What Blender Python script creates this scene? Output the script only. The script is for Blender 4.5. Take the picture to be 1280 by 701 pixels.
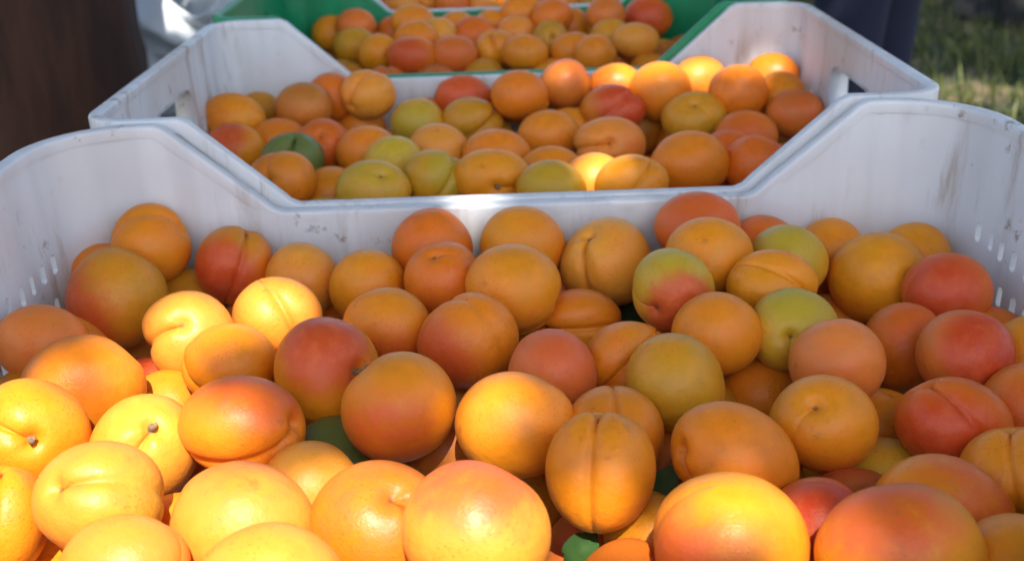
import bpy, bmesh, math, random
import numpy as np
from mathutils import Vector, Matrix

for o in list(bpy.data.objects):
    bpy.data.objects.remove(o)
scene = bpy.context.scene
R = math.radians
rng = np.random.default_rng(11)
random.seed(11)

# ------------------------------------------------------------------ camera
PITCH, ROLL = R(23.4), R(2.0)
cam_data = bpy.data.cameras.new('camera')
cam = bpy.data.objects.new('camera', cam_data)
scene.collection.objects.link(cam)
fwd = Vector((0, math.cos(PITCH), -math.sin(PITCH)))
up0 = Vector((0, math.sin(PITCH), math.cos(PITCH)))
rt0 = Vector((1, 0, 0))
rt = rt0*math.cos(ROLL) - up0*math.sin(ROLL)
up = up0*math.cos(ROLL) + rt0*math.sin(ROLL)
M = Matrix((rt, up, -fwd)).transposed().to_4x4()
M.translation = Vector((0, 0, 0.788))
cam.matrix_world = M
cam_data.sensor_width = 36
cam_data.lens = 1361/1280*36
cam_data.clip_start = 0.02
cam_data.clip_end = 500
cam_data.dof.use_dof = True
cam_data.dof.focus_distance = 0.50
cam_data.dof.aperture_fstop = 11.5
scene.camera = cam

# ------------------------------------------------------------------ sky, sun, exposure
SUN_EL, SUN_AZ = R(56), R(6)          # the sun stands behind the photographer
to_sun = Vector((math.sin(SUN_AZ)*math.cos(SUN_EL), -math.cos(SUN_AZ)*math.cos(SUN_EL), math.sin(SUN_EL)))
world = bpy.data.worlds.new('World')
scene.world = world
world.use_nodes = True
wn = world.node_tree.nodes
sky = wn.new('ShaderNodeTexSky')
sky.sky_type = 'NISHITA'
sky.sun_disc = False
sky.sun_elevation = SUN_EL
sky.sun_rotation = math.atan2(to_sun.x, to_sun.y)
sky.dust_density = 2.5
sky.ozone_density = 0.9
wn['Background'].inputs['Strength'].default_value = 0.118
world.node_tree.links.new(sky.outputs[0], wn['Background'].inputs['Color'])
sun_data = bpy.data.lights.new('sun', 'SUN')
sun_data.energy = 3.3
sun_data.angle = R(0.53)
sun_data.color = (1.0, 0.965, 0.90)
sun = bpy.data.objects.new('sun', sun_data)
scene.collection.objects.link(sun)
sun.rotation_euler = to_sun.to_track_quat('Z', 'Y').to_euler()
sun.location = to_sun*20
vs = scene.view_settings
vs.view_transform = 'Standard'
vs.look = 'None'
vs.gamma = 1.0
vs.exposure = 1.55
scene.cycles.max_bounces = 8

# ------------------------------------------------------------------ helpers
COLL = scene.collection
def link(name, mesh, mat=None, parent=None):
    o = bpy.data.objects.new(name, mesh)
    COLL.objects.link(o)
    if mat is not None and mesh is not None and not mesh.materials:
        mesh.materials.append(mat)
    if parent is not None:
        o.parent = parent
    return o
def tag(o, label=None, cat=None, group=None, kind=None):
    if label: o['label'] = label
    if cat: o['category'] = cat
    if group: o['group'] = group
    if kind: o['kind'] = kind
    return o
def empty(name, loc, rz=0.0):
    o = bpy.data.objects.new(name, None)
    COLL.objects.link(o)
    o.location = loc
    o.rotation_euler = (0, 0, rz)
    o.empty_display_size = 0.05
    return o
def mesh_from(name, verts, faces, smooth=True):
    me = bpy.data.meshes.new(name)
    me.from_pydata([tuple(v) for v in verts], [], faces)
    if smooth:
        me.polygons.foreach_set('use_smooth', [True]*len(me.polygons))
    me.update()
    return me
def srgb(r, g, b):
    f = lambda c: (c/255/12.92) if c/255 <= 0.04045 else ((c/255+0.055)/1.055)**2.4
    return (f(r), f(g), f(b), 1)

class NT:
    """small node helper"""
    def __init__(self, name):
        self.m = bpy.data.materials.new(name)
        self.m.use_nodes = True
        self.t = self.m.node_tree
        self.b = self.t.nodes['Principled BSDF']
    def n(self, kind, **kw):
        nd = self.t.nodes.new('ShaderNode'+kind)
        for k, v in kw.items(): setattr(nd, k, v)
        return nd
    def l(self, a, b): self.t.links.new(a, b)
    def attr(self, name): return self.n('Attribute', attribute_name=name).outputs['Fac']
    def coord(self): return self.n('TexCoord').outputs['Object']
    def noise(self, vec, scale, detail=3, rough=0.55, stretch=None):
        if stretch:
            mp = self.n('Mapping'); mp.inputs['Scale'].default_value = stretch
            self.l(vec, mp.inputs['Vector']); vec = mp.outputs[0]
        nd = self.n('TexNoise')
        nd.inputs['Scale'].default_value = scale
        nd.inputs['Detail'].default_value = detail
        nd.inputs['Roughness'].default_value = rough
        self.l(vec, nd.inputs['Vector'])
        return nd.outputs['Fac']
    def ramp(self, fac, a, b, lo=0.0, hi=1.0, smooth=True):
        nd = self.n('MapRange', interpolation_type='SMOOTHSTEP' if smooth else 'LINEAR')
        nd.inputs['From Min'].default_value = a; nd.inputs['From Max'].default_value = b
        nd.inputs['To Min'].default_value = lo; nd.inputs['To Max'].default_value = hi
        self.l(fac, nd.inputs['Value'])
        return nd.outputs[0]
    def math(self, op, a, b):
        nd = self.n('Math', operation=op)
        for i, v in enumerate((a, b)):
            if isinstance(v, (int, float)): nd.inputs[i].default_value = v
            else: self.l(v, nd.inputs[i])
        return nd.outputs[0]
    def mix(self, fac, a, b, blend='MIX'):
        nd = self.n('Mix', data_type='RGBA', blend_type=blend)
        if isinstance(fac, (int, float)): nd.inputs[0].default_value = fac
        else: self.l(fac, nd.inputs[0])
        for sock, v in ((nd.inputs[6], a), (nd.inputs[7], b)):
            if isinstance(v, tuple): sock.default_value = v
            else: self.l(v, sock)
        return nd.outputs[2]
    def base(self, c):
        if isinstance(c, tuple): self.b.inputs['Base Color'].default_value = c
        else: self.l(c, self.b.inputs['Base Color'])
    def set(self, **kw):
        for k, v in kw.items():
            self.b.inputs[k.replace('_', ' ')].default_value = v
    def bump(self, h, strength, dist):
        nd = self.n('Bump')
        nd.inputs['Strength'].default_value = strength
        nd.inputs['Distance'].default_value = dist
        self.l(h, nd.inputs['Height'])
        self.l(nd.outputs[0], self.b.inputs['Normal'])

# ------------------------------------------------------------------ materials
BASE = dict(o=(226,138,24), y=(229,147,50), v=(200,140,28), d=(218,112,22), g=(204,162,44),
            r=(216,108,40), p=(224,124,54), br=(192,108,40), G=(98,112,52))
def apricot_material(key):
    n = NT('apricot_skin_'+key)
    co = n.coord()
    rnd = n.n('ObjectInfo').outputs['Random']
    sh = n.n('VectorMath', operation='ADD')
    n.l(co, sh.inputs[0])
    cmb = n.n('CombineXYZ')
    n.l(n.math('MULTIPLY', rnd, 3.7), cmb.inputs[0]); n.l(n.math('MULTIPLY', rnd, 9.1), cmb.inputs[1])
    n.l(cmb.outputs[0], sh.inputs[1])
    vec = sh.outputs[0]
    big = n.noise(vec, 32, 3)
    mid = n.noise(vec, 140, 4, 0.6)
    fine = n.noise(vec, 900, 2)
    base = srgb(*BASE[key])
    hs = n.n('HueSaturation')
    hs.inputs['Color'].default_value = base
    n.l(n.ramp(rnd, 0, 1, 0.492, 0.508, False), hs.inputs['Hue'])
    n.l(n.ramp(n.math('ADD', n.math('MULTIPLY', big, 0.6), n.math('MULTIPLY', mid, 0.4)), 0.32, 0.68, 0.86, 1.12), hs.inputs['Value'])
    col = hs.outputs[0]
    warm = srgb(222, 116, 26) if key != 'G' else srgb(120, 120, 50)
    col = n.mix(n.ramp(big, 0.40, 0.72, 0, 0.4), col, warm)
    # green shoulder
    gr = n.math('ADD', n.attr('green'), n.math('MULTIPLY', n.math('SUBTRACT', big, 0.5), 0.5))
    col = n.mix(n.ramp(gr, 0.12, 1.0, 0, 0.78), col, srgb(168, 154, 44))
    # red cheek with mottled edge and freckles
    bl = n.math('ADD', n.attr('blush'), n.math('MULTIPLY', n.math('SUBTRACT', mid, 0.5), 1.0))
    bl = n.math('ADD', bl, n.math('MULTIPLY', n.math('SUBTRACT', big, 0.5), 0.5))
    red = n.mix(n.ramp(mid, 0.35, 0.7), srgb(194, 58, 30), srgb(204, 84, 44))
    col = n.mix(n.ramp(bl, 0.14, 1.05, 0, 0.88), col, red)
    freck = n.n('TexVoronoi', feature='F1'); freck.inputs['Scale'].default_value = 430
    n.l(vec, freck.inputs['Vector'])
    fm = n.math('MULTIPLY', n.ramp(freck.outputs['Distance'], 0.14, 0.30, 1, 0), n.ramp(big, 0.44, 0.62, 0.03, 0.36))
    col = n.mix(fm, col, srgb(178, 74, 34))
    # small scuffs and brown russet spots
    sc = n.ramp(n.noise(vec, 75, 5, 0.7), 0.63, 0.71, 0, 0.45)
    col = n.mix(sc, col, srgb(160, 92, 42))
    col = n.mix(n.ramp(n.attr('pit'), 0.35, 1.0, 0, 0.85), col, srgb(96, 62, 30))
    n.base(col)
    n.l(n.ramp(mid, 0.3, 0.7, 0.36, 0.5), n.b.inputs['Roughness'])
    n.set(Specular_IOR_Level=0.32, Subsurface_Weight=0.14, Subsurface_Scale=0.006,
          Sheen_Weight=0.025, Sheen_Roughness=0.4)
    n.b.inputs['Subsurface Radius'].default_value = (1.0, 0.45, 0.12)
    n.b.inputs['Sheen Tint'].default_value = (1, 0.85, 0.7, 1)
    n.bump(n.math('ADD', n.math('MULTIPLY', mid, 0.8), n.math('MULTIPLY', fine, 0.25)), 0.55, 0.0011)
    return n.m
AMAT = {k: apricot_material(k) for k in BASE}

def plastic(name, col, dirt, translucent):
    n = NT(name)
    co = n.coord()
    band = n.noise(co, 1.0, 2, 0.5, (38, 38, 1.2))
    blot = n.noise(co, 9, 4, 0.6)
    c = n.mix(n.ramp(band, 0.35, 0.65, 0, 1), col, tuple(x*0.90 for x in col[:3])+(1,))  # darker bands paint in the uneven light passing through the ribbed wall
    c = n.mix(n.ramp(blot, 0.45, 0.7, 0, 0.12), c, srgb(176, 168, 160))
    # dried mud and drips
    streak = n.noise(co, 1.0, 5, 0.65, (46, 46, 7))
    patch = n.noise(co, 6.5, 2)
    dm = n.math('MULTIPLY', n.ramp(streak, 0.51, 0.70, 0, 0.62), n.ramp(patch, 0.38, 0.56, 0, dirt))
    c = n.mix(dm, c, srgb(150, 120, 82))
    sp = n.math('MULTIPLY', n.ramp(n.noise(co, 75, 4, 0.7), 0.59, 0.70, 0, 0.65), n.ramp(n.noise(co, 8, 2), 0.47, 0.60, 0, dirt))
    c = n.mix(sp, c, srgb(126, 104, 74))
    haze = n.math('MULTIPLY', n.ramp(n.noise(co, 4, 2), 0.42, 0.66, 0, 0.5), dirt)
    c = n.mix(haze, c, srgb(196, 178, 156))
    n.base(c)
    n.l(n.ramp(blot, 0.3, 0.7, 0.38, 0.55), n.b.inputs['Roughness'])
    n.set(Specular_IOR_Level=0.4)
    n.bump(n.noise(co, 160, 3), 0.12, 0.001)
    if translucent:
        tr = n.n('BsdfTranslucent'); n.l(c, tr.inputs['Color'])
        mx = n.n('MixShader'); mx.inputs[0].default_value = translucent
        n.l(n.b.outputs[0], mx.inputs[1]); n.l(tr.outputs[0], mx.inputs[2])
        n.l(mx.outputs[0], n.t.nodes['Material Output'].inputs['Surface'])
    return n.m
WHITE = plastic('white_crate_plastic', srgb(232, 234, 235), 1.0, 0.2)
GREEN = plastic('green_crate_plastic', srgb(6, 146, 92), 0.25, 0.15)
BLACK = plastic('black_crate_plastic', srgb(26, 28, 30), 0.4, 0)

def simple(name, c1, c2, scale, rough, stretch=None, bump=0.0, bdist=0.004):
    n = NT(name)
    co = n.coord()
    f = n.noise(co, scale, 5, 0.6, stretch)
    n.base(n.mix(n.ramp(f, 0.32, 0.68), c1, c2))
    n.set(Roughness=rough)
    if bump: n.bump(f, bump, bdist)
    return n.m
BARK = simple('bark', srgb(50, 28, 18), srgb(72, 43, 28), 1.0, 0.9, (26, 26, 5), 0.8, 0.01)
STEM = simple('dry_stem', srgb(92, 66, 42), srgb(158, 132, 98), 260, 0.85, None, 0.6, 0.0006)
DENIM = simple('navy_cloth', srgb(14, 16, 34), srgb(26, 30, 58), 300, 0.9, None, 0.3, 0.001)
SHIRT = simple('grey_shirt', srgb(90, 96, 100), srgb(112, 116, 122), 220, 0.9)
SKIN = simple('skin', srgb(196, 148, 120), srgb(208, 164, 136), 30, 0.55)
HAIR = simple('hair', srgb(30, 22, 18), srgb(50, 38, 30), 120, 0.6)
SHOE = simple('shoe_leather', srgb(26, 24, 24), srgb(44, 40, 38), 60, 0.55)
EYE = simple('eye', srgb(30, 24, 20), srgb(34, 28, 24), 30, 0.2)
LIP = simple('lip', srgb(160, 96, 86), srgb(168, 104, 92), 30, 0.5)
WOOD = simple('weathered_board', srgb(112, 92, 70), srgb(150, 128, 100), 1.0, 0.85, (60, 6, 60), 0.4, 0.002)
TWIG = simple('fallen_wood', srgb(132, 104, 80), srgb(176, 146, 118), 60, 0.9)

def leaf_material(name, c1, c2, trans):
    n = NT(name)
    co = n.coord()
    c = n.mix(n.ramp(n.noise(co, 9, 3), 0.35, 0.65), c1, c2)
    n.base(c); n.set(Roughness=0.5)
    tr = n.n('BsdfTranslucent'); n.l(c, tr.inputs['Color'])
    mx = n.n('MixShader'); mx.inputs[0].default_value = trans
    n.l(n.b.outputs[0], mx.inputs[1]); n.l(tr.outputs[0], mx.inputs[2])
    n.l(mx.outputs[0], n.t.nodes['Material Output'].inputs['Surface'])
    return n.m
LEAF = leaf_material('tree_leaf', srgb(58, 84, 34), srgb(84, 112, 48), 0.2)
FRESH = leaf_material('apricot_leaf', srgb(44, 74, 34), srgb(66, 98, 46), 0.2)
GRASS = leaf_material('grass_blade', srgb(30, 54, 22), srgb(116, 120, 62), 0.25)

def bag_material():
    n = NT('white_film')
    co = n.coord()
    c = n.mix(n.ramp(n.noise(co, 12, 4), 0.3, 0.7), srgb(228, 231, 232), srgb(206, 212, 216))
    n.base(c); n.set(Roughness=0.32, Specular_IOR_Level=0.5)
    n.bump(n.noise(co, 40, 4, 0.6), 0.5, 0.006)
    tr = n.n('BsdfTranslucent'); n.l(c, tr.inputs['Color'])
    mx = n.n('MixShader'); mx.inputs[0].default_value = 0.3
    n.l(n.b.outputs[0], mx.inputs[1]); n.l(tr.outputs[0], mx.inputs[2])
    n.l(mx.outputs[0], n.t.nodes['Material Output'].inputs['Surface'])
    return n.m
FILM = bag_material()

def ground_material():
    n = NT('ground_soil_grass')
    co = n.coord()
    a = n.noise(co, 3.0, 5, 0.6)
    b = n.noise(co, 26, 4, 0.65)
    c = n.mix(n.ramp(b, 0.35, 0.65), srgb(38, 44, 24), srgb(64, 64, 38))
    c = n.mix(n.ramp(a, 0.45, 0.65, 0, 0.8), c, srgb(128, 108, 78))
    n.base(c); n.set(Roughness=0.95)
    n.bump(b, 0.7, 0.02)
    return n.m
GROUND = ground_material()

# ------------------------------------------------------------------ ground
def build_ground():
    xs = np.concatenate([np.linspace(-80, -8, 10)[:-1], np.linspace(-8, 8, 65), np.linspace(8, 80, 10)[1:]])
    X, Y = np.meshgrid(xs, xs)
    Z = 0.012*np.sin(X*2.1+0.7)*np.cos(Y*1.7) + 0.008*np.sin(X*5.3+Y*4.1)
    n = len(xs)
    v = np.stack([X.ravel(), Y.ravel(), Z.ravel()-0.02], 1)
    f = [(j*n+i, j*n+i+1, (j+1)*n+i+1, (j+1)*n+i) for j in range(n-1) for i in range(n-1)]
    tag(link('ground', mesh_from('ground', v, f), GROUND), kind='structure')
build_ground()

def build_grass():
    V = []; Fc = []
    def blades(nb, x0, x1, y0, y1, hmin, hmax):
        for _ in range(nb):
            x = random.uniform(x0, x1); y = random.uniform(y0, y1)
            if random.random() > 0.35+0.65*(math.sin(x*4.1)*math.cos(y*3.3+x)+1)/2: continue
            h = random.uniform(hmin, hmax); a = random.uniform(0, 6.283); w = random.uniform(0.002, 0.0045)
            le = random.uniform(0.1, 0.7)*h; b = random.uniform(0, 6.283)
            dx, dy = math.cos(a)*w, math.sin(a)*w
            lx, ly = math.cos(b)*le, math.sin(b)*le
            k = len(V); z = -0.03
            V.extend([(x-dx, y-dy, z), (x+dx, y+dy, z), (x+lx*.4+dx*.8, y+ly*.4+dy*.8, z+h*.6), (x+lx*.4-dx*.8, y+ly*.4-dy*.8, z+h*.6), (x+lx, y+ly, z+h)])
            Fc.extend([(k, k+1, k+2, k+3), (k+3, k+2, k+4)])
    blades(60000, 0.3, 4.2, 1.6, 6.5, 0.03, 0.085)
    blades(12000, -3.5, 0.3, 1.6, 6.0, 0.04, 0.10)
    blades(8000, -3, 3.5, -1.5, 1.6, 0.03, 0.09)
    tag(link('grass', mesh_from('grass', V, Fc, False), GRASS), 'rough half dry grass growing under the tree', 'grass', kind='stuff')
build_grass()

# ------------------------------------------------------------------ crates
CW, CD, CH = 0.536, 0.350, 0.310        # outer size over the rim
LIP_W = 0.0055
CUT_LO, CUT_HI, CUT_DROP = 0.140, 0.203, 0.057

def perimeter(hx, hy, rc, na=10):
    """rounded rectangle, counter-clockwise, extra points where the long walls dip"""
    pts = []
    xs = [hx-rc-0.0001] + [x for x in np.linspace(CUT_HI+0.008, CUT_LO-0.008, 15)] + list(np.linspace(CUT_LO-0.02, -CUT_LO+0.02, 19)) \
         + [-x for x in np.linspace(CUT_LO-0.008, CUT_HI+0.008, 15)] + [-(hx-rc-0.0001)]
    ys = list(np.linspace(hy-rc, -(hy-rc), 30))
    for x in xs: pts.append((x, hy))
    for i in range(1, na): a = math.pi/2+math.pi/2*i/na; pts.append((-hx+rc+rc*math.cos(a), hy-rc+rc*math.sin(a)))
    for y in ys: pts.append((-hx, y))
    for i in range(1, na): a = math.pi+math.pi/2*i/na; pts.append((-hx+rc+rc*math.cos(a), -hy+rc+rc*math.sin(a)))
    for x in reversed(xs): pts.append((x, -hy))
    for i in range(1, na): a = 1.5*math.pi+math.pi/2*i/na; pts.append((hx-rc+rc*math.cos(a), -hy+rc+rc*math.sin(a)))
    for y in reversed(ys): pts.append((hx, y))
    for i in range(1, na): a = math.pi/2*i/na; pts.append((hx-rc+rc*math.cos(a), hy-rc+rc*math.sin(a)))
    return np.array(pts)

def dip(x):
    t = min(max((CUT_HI-abs(x))/(CUT_HI-CUT_LO), 0), 1)
    # straight slope with rounded ends
    e = 0.09
    s = t if e < t < 1-e else (t*t*(2*e-t)/(e*e)*1.0 if t <= e else 1-((1-t)**2*(2*e-(1-t)))/(e*e))
    return CUT_DROP*s

def crate_shell(rc):
    hx, hy = CW/2-LIP_W, CD/2-LIP_W
    top = perimeter(hx, hy, rc)
    n = len(top)
    longwall = np.abs(np.abs(top[:, 1])-hy) < 1e-6
    h = np.array([CH-(dip(p[0]) if lw else 0) for p, lw in zip(top, longwall)])
    # outward normals
    tan = np.roll(top, -1, 0)-np.roll(top, 1, 0)
    tan /= np.linalg.norm(tan, axis=1)[:, None]
    nrm = np.stack([tan[:, 1], -tan[:, 0]], 1)
    s_arc = np.concatenate([[0], np.cumsum(np.linalg.norm(np.diff(top, axis=0), axis=1))])
    rib = np.clip((np.cos(s_arc/0.037*2*math.pi)-0.45)*2.2, 0, 1)      # stiffening ribs
    rows = 26
    V = []; Fc = []
    def ring(offset_fn, z_fn, t):
        k = len(V)
        taper = 0.009*(1-t)
        for i in range(n):
            off = offset_fn(i, t)-taper
            V.append((top[i, 0]+nrm[i, 0]*off, top[i, 1]+nrm[i, 1]*off, z_fn(i, t)))
        return k
    zf = lambda i, t: 0.004+t*(h[i]-0.004)
    outer = [ring(lambda i, t: 0.0+rib[i]*0.004*(1 if t < 0.97 else 0), zf, t) for t in np.linspace(0, 1, rows)]
    def inn(i, t):
        z = zf(i, t)
        o = -0.0035+rib[i]*0.0011
        band = 0.0013 if z > CH-0.052 else 0.0
        return o+band
    inner = [ring(inn, zf, t) for t in np.linspace(0.02, 1, rows)]
    def bridge(a, b, flip=False):
        for i in range(n):
            j = (i+1) % n
            q = (a+i, a+j, b+j, b+i)
            Fc.append(q[::-1] if flip else q)
    for a, b in zip(outer, outer[1:]): bridge(a, b)
    for a, b in zip(inner, inner[1:]): bridge(a, b, True)
    bridge(outer[-1], inner[-1])
    Fc.append(tuple(outer[0]+i for i in range(n))[::-1])
    Fc.append(tuple(inner[0]+i for i in range(n)))
    me = mesh_from('shell', V, Fc, False)
    # the hand holes and vent slots are cut through the short walls
    bmc = bmesh.new()
    def prism(cx, cy, cz, sy, sz, r, seg):
        pts = []
        for qx, qz, a0 in ((sy-r, sz-r, 0), (-sy+r, sz-r, 90), (-sy+r, -sz+r, 180), (sy-r, -sz+r, 270)):
            for i in range(seg+1):
                a = R(a0+90*i/seg); pts.append((qx+r*math.cos(a), qz+r*math.sin(a)))
        lo = [bmc.verts.new((cx-0.03, cy+p[0], cz+p[1])) for p in pts]
        hi = [bmc.verts.new((cx+0.03, cy+p[0], cz+p[1])) for p in pts]
        m = len(pts)
        bmc.faces.new(lo[::-1]); bmc.faces.new(hi)
        for i in range(m): bmc.faces.new((lo[i], lo[(i+1) % m], hi[(i+1) % m], hi[i]))
    for sx in (-1, 1):
        prism(sx*hx, 0, CH-0.046, 0.050, 0.017, 0.014, 6)
        for row, zz in enumerate((CH-0.066, CH-0.090, CH-0.114)):
            for q in range(-9, 10):
                yy = q*0.0137+(0.007 if row % 2 else 0)
                if abs(yy) < 0.135 and (row or abs(yy) > 0.066): prism(sx*hx, yy, zz, 0.0026, 0.0058, 0.0014, 1)
    bmesh.ops.recalc_face_normals(bmc, faces=bmc.faces)
    cme = bpy.data.meshes.new('cutter'); bmc.to_mesh(cme); bmc.free()
    bm = bmesh.new(); bm.from_mesh(me); bmesh.ops.recalc_face_normals(bm, faces=bm.faces); bm.to_mesh(me); bm.free()
    so = link('tmp_shell', me); co = link('tmp_cutter', cme)
    md = so.modifiers.new('cut', 'BOOLEAN'); md.operation = 'DIFFERENCE'; md.object = co; md.solver = 'EXACT'
    dg = bpy.context.evaluated_depsgraph_get()
    res = bpy.data.meshes.new_from_object(so.evaluated_get(dg))
    bpy.data.objects.remove(so); bpy.data.objects.remove(co)
    res.name = 'shell'
    res.polygons.foreach_set('use_smooth', [True]*len(res.polygons))
    res.set_sharp_from_angle(angle=R(32))
    # rim: a rounded lip swept along the top edge
    T3 = np.stack([top[:, 0], top[:, 1], h], 1)
    t3 = np.roll(T3, -1, 0)-np.roll(T3, 1, 0); t3 /= np.linalg.norm(t3, axis=1)[:, None]
    N3 = np.stack([nrm[:, 0], nrm[:, 1], np.zeros(n)], 1)
    U3 = np.cross(N3, t3); U3 = np.where(U3[:, 2:3] < 0, -U3, U3)
    prof = [(-0.0028, -0.006), (-0.0034, -0.0008), (-0.0030, 0.0008), (-0.0022, 0.0013), (0.0038, 0.0013), (0.0046, 0.0008), (0.0050, -0.0004), (0.0050, -0.0075), (0.0034, -0.0076), (0.0032, -0.0008), (0.0, -0.0010), (-0.0015, -0.006)]
    RV = []; RF = []
    m = len(prof)
    for i in range(n):
        for (a, b) in prof: RV.append(T3[i]+N3[i]*a+U3[i]*b)
    for i in range(n):
        j = (i+1) % n
        for q in range(m):
            p = (q+1) % m
            RF.append((i*m+q, j*m+q, j*m+p, i*m+p))
    rim = mesh_from('rim', RV, RF)
    bm = bmesh.new(); bm.from_mesh(rim); bmesh.ops.recalc_face_normals(bm, faces=bm.faces); bm.to_mesh(rim); bm.free()
    rim.set_sharp_from_angle(angle=R(50))
    # collar round a hand hole (built for +x)
    KV = []; KF = []
    ring_pts = []
    for qx, qz, a0 in ((0.036, 0.003, 0), (-0.036, 0.003, 90), (-0.036, -0.003, 180), (0.036, -0.003, 270)):
        for i in range(7):
            a = R(a0+90*i/6); ring_pts.append((qx, qz, math.cos(a), math.sin(a)))
    levels = [(0.0142, -0.0025), (0.0135, -0.003), (0.0135, 0.012), (0.0145, 0.0128), (0.0165, 0.0128), (0.0175, 0.012), (0.0175, 0.0005)]
    for rr, xx in levels:
        for (a, b, c, s) in ring_pts: KV.append((xx, a+rr*c, b+rr*s))
    m = len(ring_pts)
    for q in range(len(levels)-1):
        for i in range(m):
            j = (i+1) % m
            KF.append((q*m+i, q*m+j, (q+1)*m+j, (q+1)*m+i))
    collar = mesh_from('handle_collar', KV, KF)
    bm = bmesh.new(); bm.from_mesh(collar); bmesh.ops.recalc_face_normals(bm, faces=bm.faces); bm.to_mesh(collar); bm.free()
    return res, rim, collar
CRATE_MESHES = {False: crate_shell(0.024), True: crate_shell(0.050)}

def crate(loc, mat, label, rz=0.0, group=None, wide_corner=False):
    SHELL, RIM, COLLAR = CRATE_MESHES[wide_corner]
    root = empty('fruit_crate' if mat is not BLACK else 'empty_crate', loc, rz)
    tag(root, label, 'crate', group)
    for nm, me in (('shell', SHELL), ('rim', RIM)):
        o = link(nm, me, None, root)
        if not me.materials: me.materials.append(mat)
        o.material_slots[0].link = 'OBJECT'; o.material_slots[0].material = mat
    for sx in (1, -1):
        o = link('handle_collar', COLLAR, None, root)
        if not COLLAR.materials: COLLAR.materials.append(mat)
        o.material_slots[0].link = 'OBJECT'; o.material_slots[0].material = mat
        hxx = CW/2-LIP_W-0.009*0.13
        o.location = (sx*hxx, 0, CH-0.046); o.rotation_euler = (0, 0, 0 if sx > 0 else math.pi)
    return root
BENCH_Z = 0.31
ROW_Y, STEP, ROW_X = 0.294+0.175, 0.354, 0.003
first = crate((ROW_X, ROW_Y-0.0175, BENCH_Z), WHITE, 'white plastic crate heaped with the largest sunlit apricots, first of the row', group='crates in a row', wide_corner=True)
first.scale = (1.045, 1.10, 1)       # a slightly larger make of crate
crate((ROW_X+0.002, ROW_Y+STEP, BENCH_Z), WHITE, 'muddy white plastic crate standing between the front white crate and green crate', math.pi, group='crates in a row')
crate((ROW_X-0.004, ROW_Y+STEP*2, BENCH_Z), GREEN, 'bright green plastic crate of apricots behind two white crates', R(-0.8), group='crates in a row')
crate((ROW_X, ROW_Y+STEP*3+0.004, BENCH_Z), WHITE, 'white plastic crate of apricots behind the green crate', group='crates in a row')
crate((2.05, 4.25, -0.01), BLACK, 'black plastic crate standing on the grass beyond the person', R(14))

# low bench the crates stand on
def box_mesh(name, sx, sy, sz, bev=0.004):
    bm = bmesh.new(); bmesh.ops.create_cube(bm, size=1.0)
    bmesh.ops.scale(bm, vec=(sx, sy, sz), verts=bm.verts)
    bmesh.ops.bevel(bm, geom=bm.edges[:], offset=bev, segments=2, affect='EDGES')
    me = bpy.data.meshes.new(name); bm.to_mesh(me); bm.free()
    return me
bench = tag(empty('low_bench', (0, 1.0, 0)), 'low weathered wooden bench under the row of apricot crates', 'bench')
plank_me = box_mesh('plank', 0.135, 1.75, 0.028)
for i in range(4):
    link('plank', plank_me, WOOD, bench).location = (-0.213+i*0.142, 0, BENCH_Z-0.0155)
leg_me = box_mesh('leg', 0.06, 0.06, 0.28); rail_me = box_mesh('rail', 0.55, 0.05, 0.05)
for sy in (-0.72, 0.72):
    link('rail', rail_me, WOOD, bench).location = (0, sy, BENCH_Z-0.056)
    for sx in (-0.22, 0.22):
        link('leg', leg_me, WOOD, bench).location = (sx, sy+(0.057 if sy < 0 else -0.057), 0.138)

# ------------------------------------------------------------------ apricots
N = (0, 0, 0)
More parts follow.
